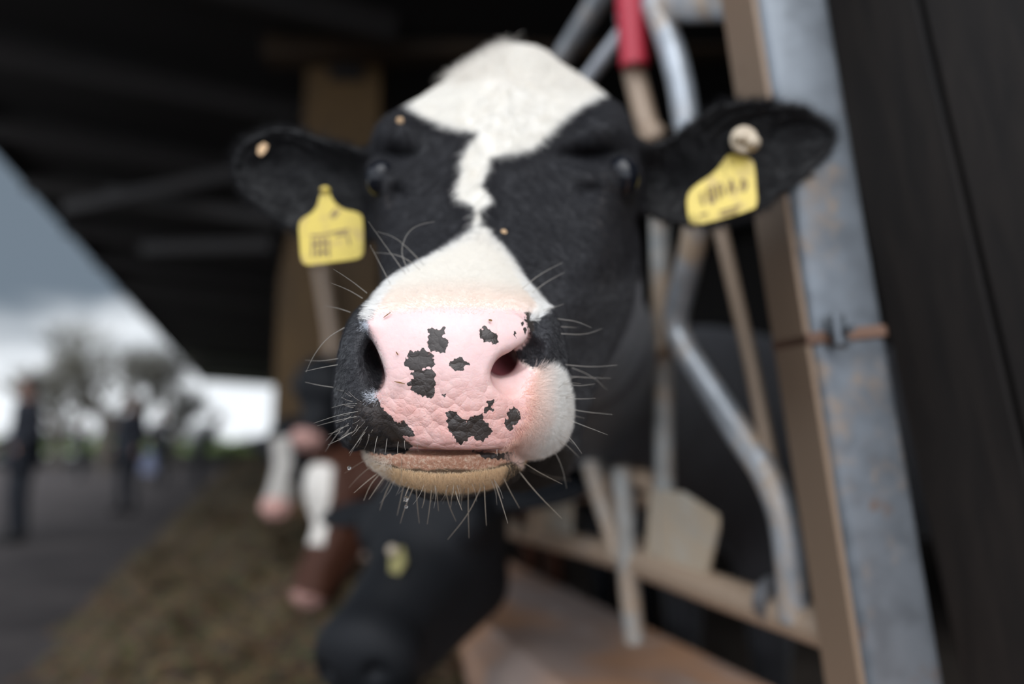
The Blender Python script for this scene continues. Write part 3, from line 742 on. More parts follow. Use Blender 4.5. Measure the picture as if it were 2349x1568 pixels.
# ================================================================ ear tags of the near cow
def px_poly(pts, d, dz=0):
    return [P(u, v, d+dz) for u, v in pts]
def paint_mat(name, c, rough=.5, metal=0.0, nscale=30, dark=(.3, .3, .3), amt=.25):
    m, t, b = new_mat(name); obj = t.new('ShaderNodeTexCoord').outputs['Object']
    n = t.ramp(t.noise(obj, nscale, 4, .6), .45, .75, 0, amt)
    t.l.new(t.mix(n, rgb(*c), rgb(*dark)), b.inputs['Base Color'])
    b.inputs['Roughness'].default_value = rough; b.inputs['Metallic'].default_value = metal
    return m
YEL = paint_mat('yellow_tag_plastic', (.66, .51, .10), .45, 0, 70, (.40, .27, .12), .7)
INK = paint_mat('tag_ink', (.22, .15, .08), .6, 0, 90, (.25, .16, .06), .5)
BTN = paint_mat('tag_button', (.52, .44, .33), .5, 0, 90, (.25, .16, .08), .6)
fwd = Vector((0, CT, ST)); upv = Vector((0, -ST, CT)); rt = Vector((1, 0, 0))
def smoothpoly(pts, k=2): return spl(pts, k)
# left tag
TLD = .775
tl = MB().prism(px_poly(smoothpoly([(733,447),(741,436),(754,438),(764,462),(786,480),(820,486),(832,496),(834,530),(835,574),(828,592),(800,597),(745,604),(704,609),(690,600),(687,560),(684,515),(692,501),(716,488),(728,470)], 1), TLD), fwd*.0022, .0005)
ltag = tl.build('ear_tag', YEL, body); ltag['label'] = 'yellow ear tag hanging from the ear'
mk = MB()
def stroke(m, pts, wd, d):
    for a, b in zip(pts[:-1], pts[1:]):
        A, B = P(a[0], a[1], d), P(b[0], b[1], d); e = (B-A).normalized(); s_ = e.cross(fwd).normalized()*(wd/FPX*d/2)
        m.prism([A-s_, A+s_, B+s_, B-s_], fwd*.0004)
mk = MB(); D = TLD-.0004
for st in ([(712,541),(745,538),(772,531),(800,526)], [(716,548),(716,590)], [(726,548),(729,590)], [(740,546),(741,588)], [(752,545),(754,590)], [(719,560),(752,557)], [(724,580),(756,576)], [(796,536),(802,562)], [(770,540),(792,536)], [(757,495),(772,478)], [(763,500),(778,484)]):
    stroke(mk, st, 5, D)
mk.build('print', INK, ltag, False, None)
MB().ball(P(746, 436, TLD), (.006, .006, .004), 14, 8).build('tag_stud', YEL, body)
# right tag
TRD = .795
tr = MB().prism([P(u, v, TRD+(500-v)*.00012) for u, v in smoothpoly([(1676,352),(1700,356),(1724,364),(1731,376),(1735,424),(1738,470),(1728,480),(1664,500),(1600,517),(1582,513),(1577,490),(1575,450),(1590,428),(1640,396),(1664,362)], 1)], fwd*.0022, .0005)
rtag = tr.build('ear_tag', YEL, body); rtag['label'] = 'yellow ear tag flat inside the ear'
mk = MB(); D = TRD-.0006
for st in ([(1614,470),(1608,440)], [(1632,464),(1622,432),(1634,428),(1640,458),(1632,464)], [(1652,456),(1644,424),(1656,420),(1662,446)], [(1678,420),(1684,446),(1672,424)], [(1700,412),(1706,432)], [(1672,444),(1678,410),(1686,440)], [(1700,436),(1704,410),(1714,420),(1706,440)], [(1604,494),(1624,488)], [(1650,486),(1700,470)], [(1654,494),(1692,484)]):
    stroke(mk, st, 4.5, D+.0082*((500-st[0][1])/68.)-.0006)
mk.build('print', INK, rtag, False, None)
bt = MB(); bc = P(1706, 322, .80); bt.tube([bc+fwd*.006, bc-fwd*.002, bc-fwd*.005], [.0135, .0165, .014], 28)
bt.ball(P(1722, 330, .798), (.011, .013, .009), 16, 10); bt.ball(P(1698, 318, .794), (.008, .009, .006), 14, 8)
bt.build('tag_stud', BTN, body)
# chaff stuck to the coat
CH = paint_mat('dry_chaff', (.62, .42, .24), .8, 0, 200, (.35, .2, .1), .5)
CH2 = paint_mat('brown_straw', (.22, .11, .04), .8, 0, 200, (.12, .06, .03), .5)
def chaff(u, v, du, dv, wpx, label, d=None, up=.0):
    z0 = (skin_z(u, v) if d is None else d)-.0004
    A = P(u-du/2, v-dv/2, z0); B = P(u+du/2, v+dv/2, z0-up); e = B-A; s_ = e.normalized().cross(fwd).normalized()*(wpx/FPX*z0/2)
    o = MB().prism([A-s_*.6, A+s_*.4, A+e*.5+s_*1.1, B+s_*.5, B-s_*.6, A+e*.5-s_], -fwd*.0008).build('chaff_flake', CH if wpx > 9 else CH2, None, False)
    tag(o, label, 'chaff', 'bits of feed stuck to the near cow')
chaff(918, 277, 14, 8, 16, 'pale chaff flake on the black brow above the eye beside the yellow hanging tag')
chaff(1156, 531, 12, 5, 10, 'small tan chaff flake on the black bridge right of the thin white stripe')
chaff(917, 877, 24, 5, 3, 'short brown straw on the pink nose by the largest black spot', None, .002)
chaff(888, 722, 16, -12, 2, 'thin orange straw lying on the upper left corner of the pink nose')
chaff(911, 810, 5, 8, 2.5, 'tiny dark crumb on the pink nose above the short brown straw')
chaff(1125, 734, 8, 2, 5, 'tiny red brown crumb above the spot at upper right of the pink nose')
chaff(602, 342, 16, -24, 20, 'tan chaff flake inside the tip of the left ear', .775)
WAT, tw_, bw_ = new_mat('clear_water'); bw_.inputs['Base Color'].default_value = rgb(1, 1, 1); bw_.inputs['Roughness'].default_value = .02
bw_.inputs['Transmission Weight'].default_value = 1.0; bw_.inputs['IOR'].default_value = 1.33
for u_, v_, r_, lb in ((931, 1143, .0019, 'clear water droplet on a chin whisker, the larger upper one of the pair'), (932, 1161, .0013, 'clear water droplet on a chin whisker, the smaller lower one of the pair'), (801, 1072, .0014, 'clear water droplet at the left corner of the lower lip')):
    tag(MB().ball(P(u_, v_, .515), (r_, r_, r_*1.15), 16, 10).build('water_droplet', WAT, None), lb, 'water droplet', 'droplets on the whiskers')
# ================================================================ materials of the barn
def galv(name, rust=.35, base=(.50, .53, .56), tan=(.52, .37, .25), seed=0.0, metal=.45, rough=.42):
    m, t, b = new_mat(name); obj = t.new('ShaderNodeTexCoord').outputs['Object']
    o2 = t.mapv(obj, loc=(seed, seed*.7, 0))
    n1 = t.noise(t.mapv(o2, scale=(1, 1, .45)), 7, 4, .6); n2 = t.noise(o2, 40, 3, .6)
    k = t.ramp(t.m('ADD', n1, t.m('MULTIPLY', t.m('SUBTRACT', n2, .5), .35)), .62-rust*.55, .82-rust*.5)
    zincs = t.mix(t.ramp(t.noise(o2, 22, 2, .5), .35, .7), rgb(*base), rgb(*(x*.72 for x in base)))
    c = t.mix(k, zincs, rgb(*tan))
    c = t.mix(t.ramp(t.noise(o2, 16, 4, .7), .62, .75, 0, .7), c, rgb(.16, .10, .065))
    t.l.new(c, b.inputs['Base Color'])
    t.l.new(t.m('MULTIPLY', t.m('SUBTRACT', 1.0, k), metal), b.inputs['Metallic']); b.inputs['Roughness'].default_value = rough
    t.l.new(t.bump(n2, .25, .002), b.inputs['Normal'])
    return m
def wood(name, c1, c2, scale=3.0, grain=(1, 1, .08), rough=.75, plank=None):
    m, t, b = new_mat(name); obj = t.new('ShaderNodeTexCoord').outputs['Object']
    g = t.noise(t.mapv(obj, scale=grain), scale*12, 5, .65, dist=.4)
    c = t.mix(t.ramp(g, .3, .7), rgb(*c1), rgb(*c2))
    c = t.mix(t.ramp(t.noise(obj, scale*.6, 3, .5), .45, .7, 0, .6), c, rgb(*(x*.5 for x in c1)))
    t.l.new(c, b.inputs['Base Color']); b.inputs['Roughness'].default_value = rough
    t.l.new(t.bump(g, .3, .003), b.inputs['Normal'])
    return m
POSTM = galv('galvanised_post', .07, (.165, .185, .205), (.24, .175, .12), 0, .45, .42)
TUBE_A = galv('galvanised_tube', .30, (.52, .56, .60), (.50, .38, .27), 1.3)
TUBE_T = galv('rusty_tan_tube', .85, (.42, .44, .45), (.40, .295, .21), 2.1, .2)
TUBE_L = galv('pale_tube', .45, (.46, .48, .47), (.44, .34, .25), 3.7, .25)
PLATE = galv('plate_steel', .60, (.60, .61, .56), (.56, .46, .34), 4.4, .1, .5)
RED, tt, bb_ = new_mat('red_handle_grip'); bb_.inputs['Base Color'].default_value = rgb(.52, .035, .06); bb_.inputs['Roughness'].default_value = .4
DARKW = wood('dark_weathered_boards', (.008, .006, .005), (.020, .015, .012))
GOLDW = wood('honey_brown_timber', (.060, .031, .006), (.095, .050, .010), 2.0)
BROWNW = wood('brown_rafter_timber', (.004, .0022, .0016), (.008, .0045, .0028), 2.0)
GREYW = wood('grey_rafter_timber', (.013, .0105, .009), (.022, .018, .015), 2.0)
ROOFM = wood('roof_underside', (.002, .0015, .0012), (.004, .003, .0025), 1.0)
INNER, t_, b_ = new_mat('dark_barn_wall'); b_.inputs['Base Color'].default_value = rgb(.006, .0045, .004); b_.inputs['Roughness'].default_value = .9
# ---- ground
def ground_mat():
    m, t, b = new_mat('paved_yard'); obj = t.new('ShaderNodeTexCoord').outputs['Object']
    n = t.noise(obj, 1.3, 6, .65); n2 = t.noise(obj, 14, 4, .6)
    c = t.mix(t.ramp(n, .35, .65), rgb(.045, .040, .040), rgb(.075, .066, .064)); c = t.mix(t.ramp(n2, .5, .75, 0, .5), c, rgb(.035, .028, .024))
    t.l.new(c, b.inputs['Base Color']); b.inputs['Roughness'].default_value = .95; b.inputs['Specular IOR Level'].default_value = .15
    t.l.new(t.bump(n2, .4, .01), b.inputs['Normal']); return m
yard = mesh_obj('floor', [(-14, -6, 0), (9, -6, 0), (9, 60, 0), (-34, 60, 0)], [(0, 1, 2, 3)], ground_mat(), None, False)
tag(yard, None, None, None, 'structure')
def field_mat():
    m, t, b = new_mat('pasture_grass'); obj = t.new('ShaderNodeTexCoord').outputs['Object']
    n = t.noise(obj, .25, 5, .6); c = t.mix(t.ramp(n, .35, .65), rgb(.16, .25, .055), rgb(.27, .36, .11))
    t.l.new(c, b.inputs['Base Color']); b.inputs['Roughness'].default_value = .9; return m
fv = []; ff = []; nx_, ny_ = 30, 16
for j in range(ny_+1):
    for i in range(nx_+1):
        x = -190+i*13; y = 59.5+(j/ny_)**1.6*170
        fv.append((x, y, -.02+.9*(j/ny_)**1.5*(1+.4*math.sin(i*.7))*1.6))
for j in range(ny_):
    for i in range(nx_): a = j*(nx_+1)+i; ff.append((a, a+1, a+nx_+2, a+nx_+1))
fld = mesh_obj('pasture_field', fv, ff, field_mat(), None, True); tag(fld, None, None, None, 'structure')
# ---- barn shell: barn coordinates (offset from fence line n, along fence s, height z)
O0 = Vector((FX0*math.cos(math.atan(FK))**2, FX0*math.cos(math.atan(FK))**2*FK, 0))    # foot of the perpendicular
def B(n, s, z): return O0+FNRM*n+FDIR*s+Vector((0, 0, z))
EN = -3.25*math.cos(math.atan(FK))-FX0*math.cos(math.atan(FK))       # eave offset from the fence line
SFAR = 45.0
def slab(name, pts, th, mat):
    n = (pts[1]-pts[0]).cross(pts[2]-pts[1]).normalized()*th
    o = MB().prism(pts, n).build(name, mat, None, False, None); tag(o, None, None, None, 'structure'); return o
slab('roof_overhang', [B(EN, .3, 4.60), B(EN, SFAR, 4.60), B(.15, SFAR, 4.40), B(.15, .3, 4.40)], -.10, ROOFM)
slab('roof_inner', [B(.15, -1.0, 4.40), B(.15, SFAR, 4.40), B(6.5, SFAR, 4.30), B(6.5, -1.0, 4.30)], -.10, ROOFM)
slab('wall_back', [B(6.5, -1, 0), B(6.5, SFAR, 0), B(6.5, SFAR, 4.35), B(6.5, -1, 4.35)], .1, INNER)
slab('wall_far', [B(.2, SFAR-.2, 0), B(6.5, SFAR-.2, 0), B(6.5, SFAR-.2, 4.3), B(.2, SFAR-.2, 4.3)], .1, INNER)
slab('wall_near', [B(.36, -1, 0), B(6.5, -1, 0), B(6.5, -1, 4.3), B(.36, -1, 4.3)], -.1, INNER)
ev = MB().beam(B(EN, .3, 4.55), B(EN, SFAR, 4.55), .06, .16).build('trim_1', ROOFM, None, False); tag(ev, None, None, None, 'structure')
# rafters of the overhang
def slz(n): return 4.60+(n-EN)/(.15-EN)*(4.40-4.60)
ss_ = [3.1, 4.9, 6.7, 8.5, 10.3, 12.3, 14.5, 17, 20, 24, 29, 36]
ORD = 'nearest second third fourth fifth sixth seventh eighth ninth tenth eleventh farthest'.split()
for i, s_ in enumerate(ss_):
    o = MB().beam(B(EN+.04, s_, slz(EN)-.17), B(.1, s_, slz(.1)-.17), .10, .22).build('rafter', GREYW if i in (0, 4, 7) else BROWNW, None, False)
    tag(o, ('grey weathered' if i in (0, 4, 7) else 'dark brown')+' rafter under the roof overhang, '+ORD[i]+' of the row going away', 'rafter', 'rafters under the overhang')
# honey timber bay frame beyond the cow
cb = G(760, 1500)  # dummy ray only for direction
def at(u, v, Y):
    r = ray(u, v); return Vector((0, 0, CAMH))+r*(Y/r.y)
pf = MB().prism([at(612, 1210, 5.5), at(868, 1210, 5.5), at(872, 100, 5.5), at(705, 100, 5.5), at(690, 400, 5.5), at(640, 640, 5.5)], Vector((0, .22, 0)), .01)
gp = pf.build('timber_pier', GOLDW, None, False)
tag(gp, 'wide honey brown timber pier standing behind the ear with the hanging tag', 'pier')
kb = MB().box(at(795, 168, 5.46), .28, .06, .11).build('iron_plate', INNER, gp, False)
hb = MB().prism([at(600, 128, 5.3), at(1700, 110, 5.3), at(1700, 20, 5.3), at(600, 28, 5.3)], Vector((0, .2, 0)), .01).build('crossbeam', wood('brown_crossbeam_timber', (.022, .011, .003), (.04, .02, .005), 2.0), None, False)
tag(hb, 'brown timber crossbeam running behind the top of the white poll', 'beam')
rv = MB().tube([at(735, 610, 5.35), at(760, 760, 5.35), at(765, 900, 5.35)], .05, 14).build('drain_pipe', TUBE_T, None); tag(rv, 'dull tan drain pipe against the honey timber pier', 'pipe')
# purlins in shade behind the left ear
for i, (a, b_) in enumerate([((150, 480), (560, 395)), ((250, 440), (640, 505)), ((330, 570), (630, 560))]):
    A = at(*a, 7.5+i*.3); Bq = at(*b_, 6.4+i*.3)
    o = MB().beam(A, Bq, .10, .14).build('brace', BROWNW, None, False)
    tag(o, ['highest brown brace sloping behind the left ear tip', 'middle brown brace sloping behind the left ear', 'lowest brown brace behind the left ear'][i], 'brace')
# ---- right hand plank wall
wl = MB(); WO = .17
p0 = F(2042, 800, WO); s0 = (p0-O0).dot(FDIR)
lean = Vector((-FL, 0, 1)).normalized()
xs = s0; k = 0; random.seed(11)
while xs > .30:
    wd = .17+random.uniform(-.02, .02); th = random.choice([.02, .034, .026])
    base = O0+FNRM*(WO+.03)+FDIR*(xs-wd/2)
    c = base
    bz = (F(2100, 800, WO).z-.82)
    mid_ = c+Vector((-FL*(1.72-.82), 0, 1.72))
    wl.box(mid_-FNRM*th/2, wd-.012, th, 2.28, (FDIR, FNRM, lean), .004)
    xs -= wd; k += 1
o = wl.build('wall_right', DARKW, None, False); tag(o, None, None, None, 'structure')
# ---- near post
PT = MB()
pa, pb = F(2015, 1500), F(1778, 30)
dirp = (pb-pa).normalized(); pa = pa-dirp*.75; pb = pb+dirp*1.2
fx = FDIR-dirp*FDIR.dot(dirp); fx.normalize(); fy = dirp.cross(fx).normalized()
ang = math.radians(-14); ex = fx*math.cos(ang)+fy*math.sin(ang); ey = -fx*math.sin(ang)+fy*math.cos(ang)
PWD = .104
poly = []
for cx_, cy_ in ((-1, -1), (1, -1), (1, 1), (-1, 1)):
    for k in range(5):
        a = math.atan2(cy_, cx_)-math.pi/4+k*math.pi/8
        poly.append(pa+ex*(cx_*(PWD/2-.016)+.016*math.cos(a))+ey*(cy_*(PWD/2-.016)+.016*math.sin(a)))
PT.prism(poly, pb-pa)
post = PT.build('fence_post', POSTM, None); tag(post, 'thick grey steel post leaning beside the dark plank wall', 'post')
fl_ = MB().beam(pa+ey*(PWD/2), pb+ey*(PWD/2), PWD*.86, .008, ey)
fl_.build('post_flange', galv('tan_flange', .95, (.30, .28, .26), (.27, .19, .13), 6.5, .15), post, False)['label'] = 'tan rust stained flange'
q = F(1905, 790); tq = (q-pa).dot(dirp); pc = pa+dirp*tq
band = MB(); r_ = PWD/2+.004
ring = [pc+ex*a*r_+ey*b_*r_ for a, b_ in ((-1, -.8), (-.8, -1), (.8, -1), (1, -.8), (1, .8), (.8, 1), (-.8, 1), (-1, .8))]
band.prism(ring, dirp*.016, .002)
band.build('band_clamp', galv('rusty_band', .8, (.3, .3, .3), (.16, .09, .06), 5.0, .3), post, False)
bl = MB(); bc = F(1988, 762)-FNRM*.045
bl.box(bc, .014, .02, .045, (FDIR, FNRM, dirp)); bl.tube([bc-FDIR*.02, bc+FDIR*.02], .005, 10)
bl.build('clamp_bolt', POSTM, post)
# ---- feed fence with headlocks: traced members on the leaning plane of the fence
def ftube(name, pts, r, mat, parent, sm=2, off=0.0, label=None):
    P_ = [F(u, v, off) for u, v in pts]
    o = MB().tube(P_, r, 22, sm).build(name, mat, parent); 
    if label: o['label'] = label
    return o
ff_ = empty('headlock_feed_fence', F(1620, 1400)-Vector((0, 0, 0)))
tag(ff_, 'tan and grey tubular headlock feed fence between the cows and the feed', 'feed fence')
ftube('bottom_rail', [(2000,1478),(1850,1425),(1640,1352),(1500,1300),(1380,1262),(1260,1234),(1120,1196),(1000,1166),(900,1142)], .029, TUBE_T, ff_, 1, .0, 'tan rust stained bottom rail')
ftube('top_rail', [(1830,-14),(1690,8),(1560,14),(1500,16),(1440,40)], .027, TUBE_A, ff_, 1)
ftube('curved_bar', [(1500,10),(1535,90),(1562,190),(1575,285),(1600,420),(1600,520),(1572,640),(1545,740),(1560,790),(1620,880),(1700,1000),(1760,1085),(1800,1180),(1815,1300),(1822,1420)], .0225, TUBE_A, ff_, 2, -.015, 'grey bar bent like a hook')
ftube('upright_bar', [(1512,420),(1516,600),(1521,850),(1524,1120),(1530,1330)], .019, TUBE_L, ff_, 0, .01, 'vertical tan and grey bar')
ftube('thin_rod', [(1640,470),(1668,590),(1722,830),(1772,1080),(1800,1180)], .0115, TUBE_T, ff_, 0, .0, 'thin tan rod')
ftube('cross_pin', [(1462,806),(1500,806),(1556,800)], .013, TUBE_T, ff_, 0, -.01)
ftube('stop_bar', [(1455,165),(1475,250),(1495,320)], .0215, TUBE_T, ff_, 0, -.02)
MB().ball(F(1500, 310, -.02), .024, 16, 10).build('bar_cap', TUBE_T, ff_)
ftube('diagonal_bar', [(1260,180),(1320,85),(1400,-40)], .024, TUBE_A, ff_, 0, .0)
ftube('latch_bar', [(1345,185),(1395,120),(1432,72)], .0155, galv('bright_zinc', .0, (.80, .84, .90), (.6, .6, .6), 8.0, .2, .35), ff_, 0, -.03, 'bright zinc latch bar')
ftube('handle_grip', [(1442,-30),(1450,60),(1456,152)], .0265, RED, ff_, 0, -.035, 'red plastic handle grip')
# hexagonal steel stop plates
def fplate(pts, off, th=.012):
    return MB().prism([F(u, v, off) for u, v in pts], FNRM*th, .002).build('stop_plate', PLATE, ff_, False)
fplate([(1490,1120),(1560,1128),(1640,1180),(1640,1215),(1612,1335),(1590,1340),(1480,1270)], -.01)
fplate([(1205,1080),(1255,1084),(1308,1150),(1304,1265),(1240,1245),(1205,1200)], -.01)
ftube('curved_bar', [(1320,900),(1338,960),(1352,1040),(1378,1130),(1402,1200),(1424,1280)], .024, TUBE_L, ff_, 2, -.02, 'pale bar sloping below the chin')
ftube('curved_bar', [(1200,930),(1230,1000),(1235,1100),(1225,1230)], .023, TUBE_L, ff_, 1, -.02)
ftube('upright_bar', [(1425,1070),(1436,1200),(1440,1300),(1456,1470)], .0215, TUBE_L, ff_, 0, -.02)
ftube('upright_bar', [(1150,1000),(1155,1090),(1152,1210)], .021, TUBE_T, ff_, 0, -.01)
ftube('upright_bar', [(1100,1040),(1112,1110),(1122,1200)], .022, TUBE_L, ff_, 0, -.01)
ftube('neck_rail', [(1330,1130),(1400,1112),(1460,1090),(1520,1118)], .022, TUBE_T, ff_, 1, .02)
ftube('neck_rail', [(1340,960),(1352,1000),(1380,1120),(1440,1150),(1500,1140)], .016, TUBE_T, ff_, 2, .03)
ftube('clamp_collar', [(1768,1372),(1790,1382)], .036, galv('dark_collar', .3, (.25, .25, .26), (.2, .15, .1), 9.0), ff_, 0, 0)
ftube('clamp_collar', [(1440,1262),(1452,1268)], .036, TUBE_T, ff_, 0, 0)
# ---- concrete curb under the fence
def conc():
    m, t, b = new_mat('stained_concrete'); obj = t.new('ShaderNodeTexCoord').outputs['Object']
    n = t.noise(obj, 6, 5, .65); n2 = t.noise(obj, 2.2, 2, .5)
    c = t.mix(t.ramp(n2, .40, .60), rgb(.56, .31, .18), rgb(.40, .31, .27))
    c = t.mix(t.ramp(n, .55, .7, 0, .6), c, rgb(.58, .52, .50))
    t.l.new(c, b.inputs['Base Color']); b.inputs['Roughness'].default_value = .85
    t.l.new(t.bump(n, .5, .01), b.inputs['Normal']); return m
cb_ = MB().prism([B(-.22, -2.5, 0), B(-.20, -2.5, .52), B(-.12, -2.5, .56), B(.33, -2.5, .54), B(.33, -2.5, 0)][::-1], FDIR*42, 0).build('feed_curb', conc(), None, False)
tag(cb_, 'orange stained concrete curb below the feed fence', 'curb')
CONC = cb_.data.materials[0]
fl2 = slab('floor_inner', [B(.34, -.9, .30), B(6.4, -.9, .30), B(6.4, SFAR-.3, .30), B(.34, SFAR-.3, .30)], .05, wood('muddy_bedding', (.05, .04, .032), (.09, .072, .06), 1.0, (1, 1, 1)))
# ---- silage heap
def heap_h(n, s):
    t_ = np.clip((n+1.84)/(1.84-.22), 0, 1)
    h = .46*np.sin(np.clip(t_, 0, 1)*math.pi/2)**1.2
    h += .055*np.sin(s*3.1+n*4)+.045*np.sin(s*5.3-n*7+1)+.04*np.sin(n*9+s*1.7)+.03*np.sin(n*17-s*13)+.025*np.sin(n*26+s*21+2)*np.sin(s*9)
    return np.maximum(h*np.clip(t_*6, 0, 1), 0)
ns = np.linspace(-2.1, -.19, 90); s1 = np.concatenate([np.linspace(.2, 8, 330), np.linspace(8.1, 40, 180)])
N_, S_ = np.meshgrid(ns, s1, indexing='ij'); H_ = heap_h(N_, S_)
rg = np.random.default_rng(5); H_ += (rg.random(H_.shape)-.5)*.035*np.clip(H_*8, 0, 1)
edge_n = -1.84+.12*np.sin(S_*1.3)+.07*np.sin(S_*3.7)
H_ = np.where((N_ < edge_n-.05) | (H_ < .006), -.04, H_)
pts = np.array([O0.x, O0.y, 0])[None, None]+N_[..., None]*np.array(FNRM)+S_[..., None]*np.array(FDIR)+H_[..., None]*np.array([0, 0, 1.])
nn, mm = N_.shape; idx = np.arange(nn*mm).reshape(nn, mm)
HQ = np.stack([idx[:-1, :-1], idx[1:, :-1], idx[1:, 1:], idx[:-1, 1:]], -1).reshape(-1, 4)
HV = pts.reshape(-1, 3)
def silage_mat():
    m, t, b = new_mat('chopped_silage'); obj = t.new('ShaderNodeTexCoord').outputs['Object']
    v = t.vor(obj, 45, 'F1', 'Color'); n = t.noise(obj, 5, 4, .6); n3 = t.noise(obj, 60, 4, .7)
    c = t.mix(t.ramp(n3, .35, .7), rgb(.012, .008, .004), rgb(.155, .105, .048))
    c = t.mix(t.ramp(n, .42, .58, 0, .75), c, rgb(.030, .020, .010))
    c = t.mix(.25, c, t.vm('MULTIPLY', v, (.20, .145, .06)))
    t.l.new(c, b.inputs['Base Color']); b.inputs['Roughness'].default_value = .85
    t.l.new(t.bump(n3, 1.0, .02), b.inputs['Normal']); return m
SIL = silage_mat()
hp_ = mesh_obj('silage', HV, HQ, SIL, None, True)
tag(hp_, 'heap of chopped brown silage along the feed fence', 'silage', None, 'stuff')
# loose stems lying on the heap, part of the same heap
sv = []; sf = []; rs = random.Random(9)
SC = paint_mat('loose_stem', (.19, .13, .06), .8, 0, 60, (.1, .07, .03), .8)
for k in range(9000):
    n_ = -.2-1.45*rs.random(); s_ = .4+rs.random()**1.6*9
    h_ = float(heap_h(np.float64(n_), np.float64(s_)))
    if h_ < .03: continue
    c = B(n_, s_, h_+.008); a = rs.uniform(0, 6.28); e = Vector((math.cos(a), math.sin(a), rs.uniform(-.4, .5))).normalized()*rs.uniform(.008, .03)
    w_ = e.cross(Vector((0, 0, 1))).normalized()*rs.uniform(.0015, .004); u_ = Vector((0, 0, .003))
    i = len(sv); sv += [c-e-w_, c+e-w_, c+e+w_, c-e+w_, c-e+u_, c+e+u_]; sf += [(i, i+1, i+2, i+3), (i, i+1, i+5, i+4), (i+3, i+2, i+5, i+4)]
st_ = mesh_obj('loose_stems', sv, sf, SC, hp_, False)
# ================================================================ other cows at the feed
def coat2():
    m, t, b = new_mat('feeding_cow_hide')
    t.l.new(t.attr('coat', 'Color'), b.inputs['Base Color']); b.inputs['Roughness'].default_value = .6; b.inputs['Specular IOR Level'].default_value = .2
    n = t.noise(t.new('ShaderNodeTexCoord').outputs['Object'], 200, 3, .6); t.l.new(t.bump(n, .3, .003), b.inputs['Normal'])
    return m
HIDE2 = coat2()
BLK = np.array([.009, .010, .012]); WHT = np.array([.72, .68, .62]); PNK = np.array([.62, .36, .31]); BRN = np.array([.055, .020, .011])
def feeding_cow(label, poll, nose, neck, body_pts, patfn, tagside=None, roll=0.0, h=.010, wd=1.0):
    """poll, nose: world points; neck: list of world points from head to chest"""
    poll = Vector(poll); nose = Vector(nose); f_ = (nose-poll); L = f_.length; f_.normalize()
    r_ = f_.cross(Vector((0, 0, 1)));  r_.normalize(); u_ = r_.cross(f_).normalized()
    if roll: R_ = Matrix.Rotation(roll, 3, f_); r_ = R_ @ r_; u_ = R_ @ u_
    M = np.array([r_, f_, u_])
    k = L/.46
    def fn(X, Y, Z):
        x = (M[0, 0]*(X-poll.x)+M[0, 1]*(Y-poll.y)+M[0, 2]*(Z-poll.z))/k
        y = (M[1, 0]*(X-poll.x)+M[1, 1]*(Y-poll.y)+M[1, 2]*(Z-poll.z))/k
        z = (M[2, 0]*(X-poll.x)+M[2, 1]*(Y-poll.y)+M[2, 2]*(Z-poll.z))/k
        x = x/wd; z = z/wd; ax_ = np.abs(x)
        f = ell(x, y, z, (0, .06, -.09), (.105, .14, .125))
        f = smin(f, rcone(x, y, z, (0, .12, -.10), (0, .40, -.065), .092, .058), .05)
        f = smin(f, ell(x, y, z, (0, .405, -.075), (.078, .058, .062)), .03)
        f = smin(f, ell(ax_, y, z, (.078, .12, -.035), (.04, .05, .035)), .03)
        f = smin(f, rcone(ax_, y, z, (.03, .10, -.17), (.015, .38, -.125), .065, .032), .03)
        f = smin(f, ell(ax_, y, z, (.17, .015, -.055), (.095, .048, .016)), .03)
        f = smax(f, -ell(ax_, y, z, (.19, .025, -.035), (.06, .028, .014)), .01)
        f = smax(f, -ell(ax_, y, z, (.038, .455, -.06), (.014, .02, .012)), .008)
        f = f*k
        pr = [(poll.x-f_.x*0, poll.y, poll.z-.05)]+list(neck)
        rr = [.12, .15, .20, .24]
        for i in range(len(pr)-1): f = smin(f, rcone(X, Y, Z, pr[i], pr[i+1], rr[i], rr[i+1]), .08)
        for (a, b_, ra, rb) in body_pts: f = smin(f, rcone(X, Y, Z, a, b_, ra, rb), .08)
        return f
    allp = np.array([poll, nose]+[Vector(p) for p in neck]+[Vector(p) for bp in body_pts for p in bp[:2]])
    lo = allp.min(0)-.42; hi = allp.max(0)+.42; lo[2] = max(lo[2], -.02)
    V_, Q_ = grid_mesh(fn, lo, hi, h)
    V_ = lap(V_, Q_, 2, .5)
    n_ = quad_normals(V_, Q_); i0 = np.argmin(((V_-np.array(nose))**2).sum(1))
    if (n_*(V_-V_.mean(0))).sum() < 0: Q_ = Q_[:, ::-1].copy()
    l = ((V_-np.array(poll))@M.T)/k
    c = patfn(l, V_)
    root = empty('feeding_cow', (neck[-1][0], neck[-1][1], 0)); tag(root, label, 'cow', 'cows feeding along the fence')
    o = mesh_obj('body', V_, Q_, HIDE2, root)
    vattr(o.data, 'coat', np.concatenate([c, np.ones((len(c), 1))], 1), 'COLOR' if False else 'FLOAT_COLOR')
    def W(p): return poll+(r_*p[0]+f_*p[1]+u_*p[2])*k
    for sx in (-1, 1): MB().ball(W((sx*.102, .135, -.055)), .021*k, 16, 10).build('eye', EYE, o)
    if tagside is not None:
        for sx in tagside:
            a = W((sx*.17, .03, -.03)); pl = [a+(r_*dx+f_*dy)*k for dx, dy in ((-.012, 0), (.012, 0), (.03, .03), (.03, .085), (-.03, .085), (-.03, .03))]
            MB().prism(pl, u_*.004).build('ear_tag', YEL, o, False)
            MB().ball(a+u_*.006, .014, 12, 8).build('tag_stud', BTN, o)
    return root
def legs(x, y, z0=.30):
    out = []
    for lx, ly in ((x, y+.16), (x+.12, y-.16)):
        out += [((lx, ly, .95), (lx, ly, .62), .10, .055), ((lx, ly, .62), (lx, ly, z0+.04), .05, .045)]
    return out
def sel(cond, a, b): return np.where(cond[:, None], a, b)
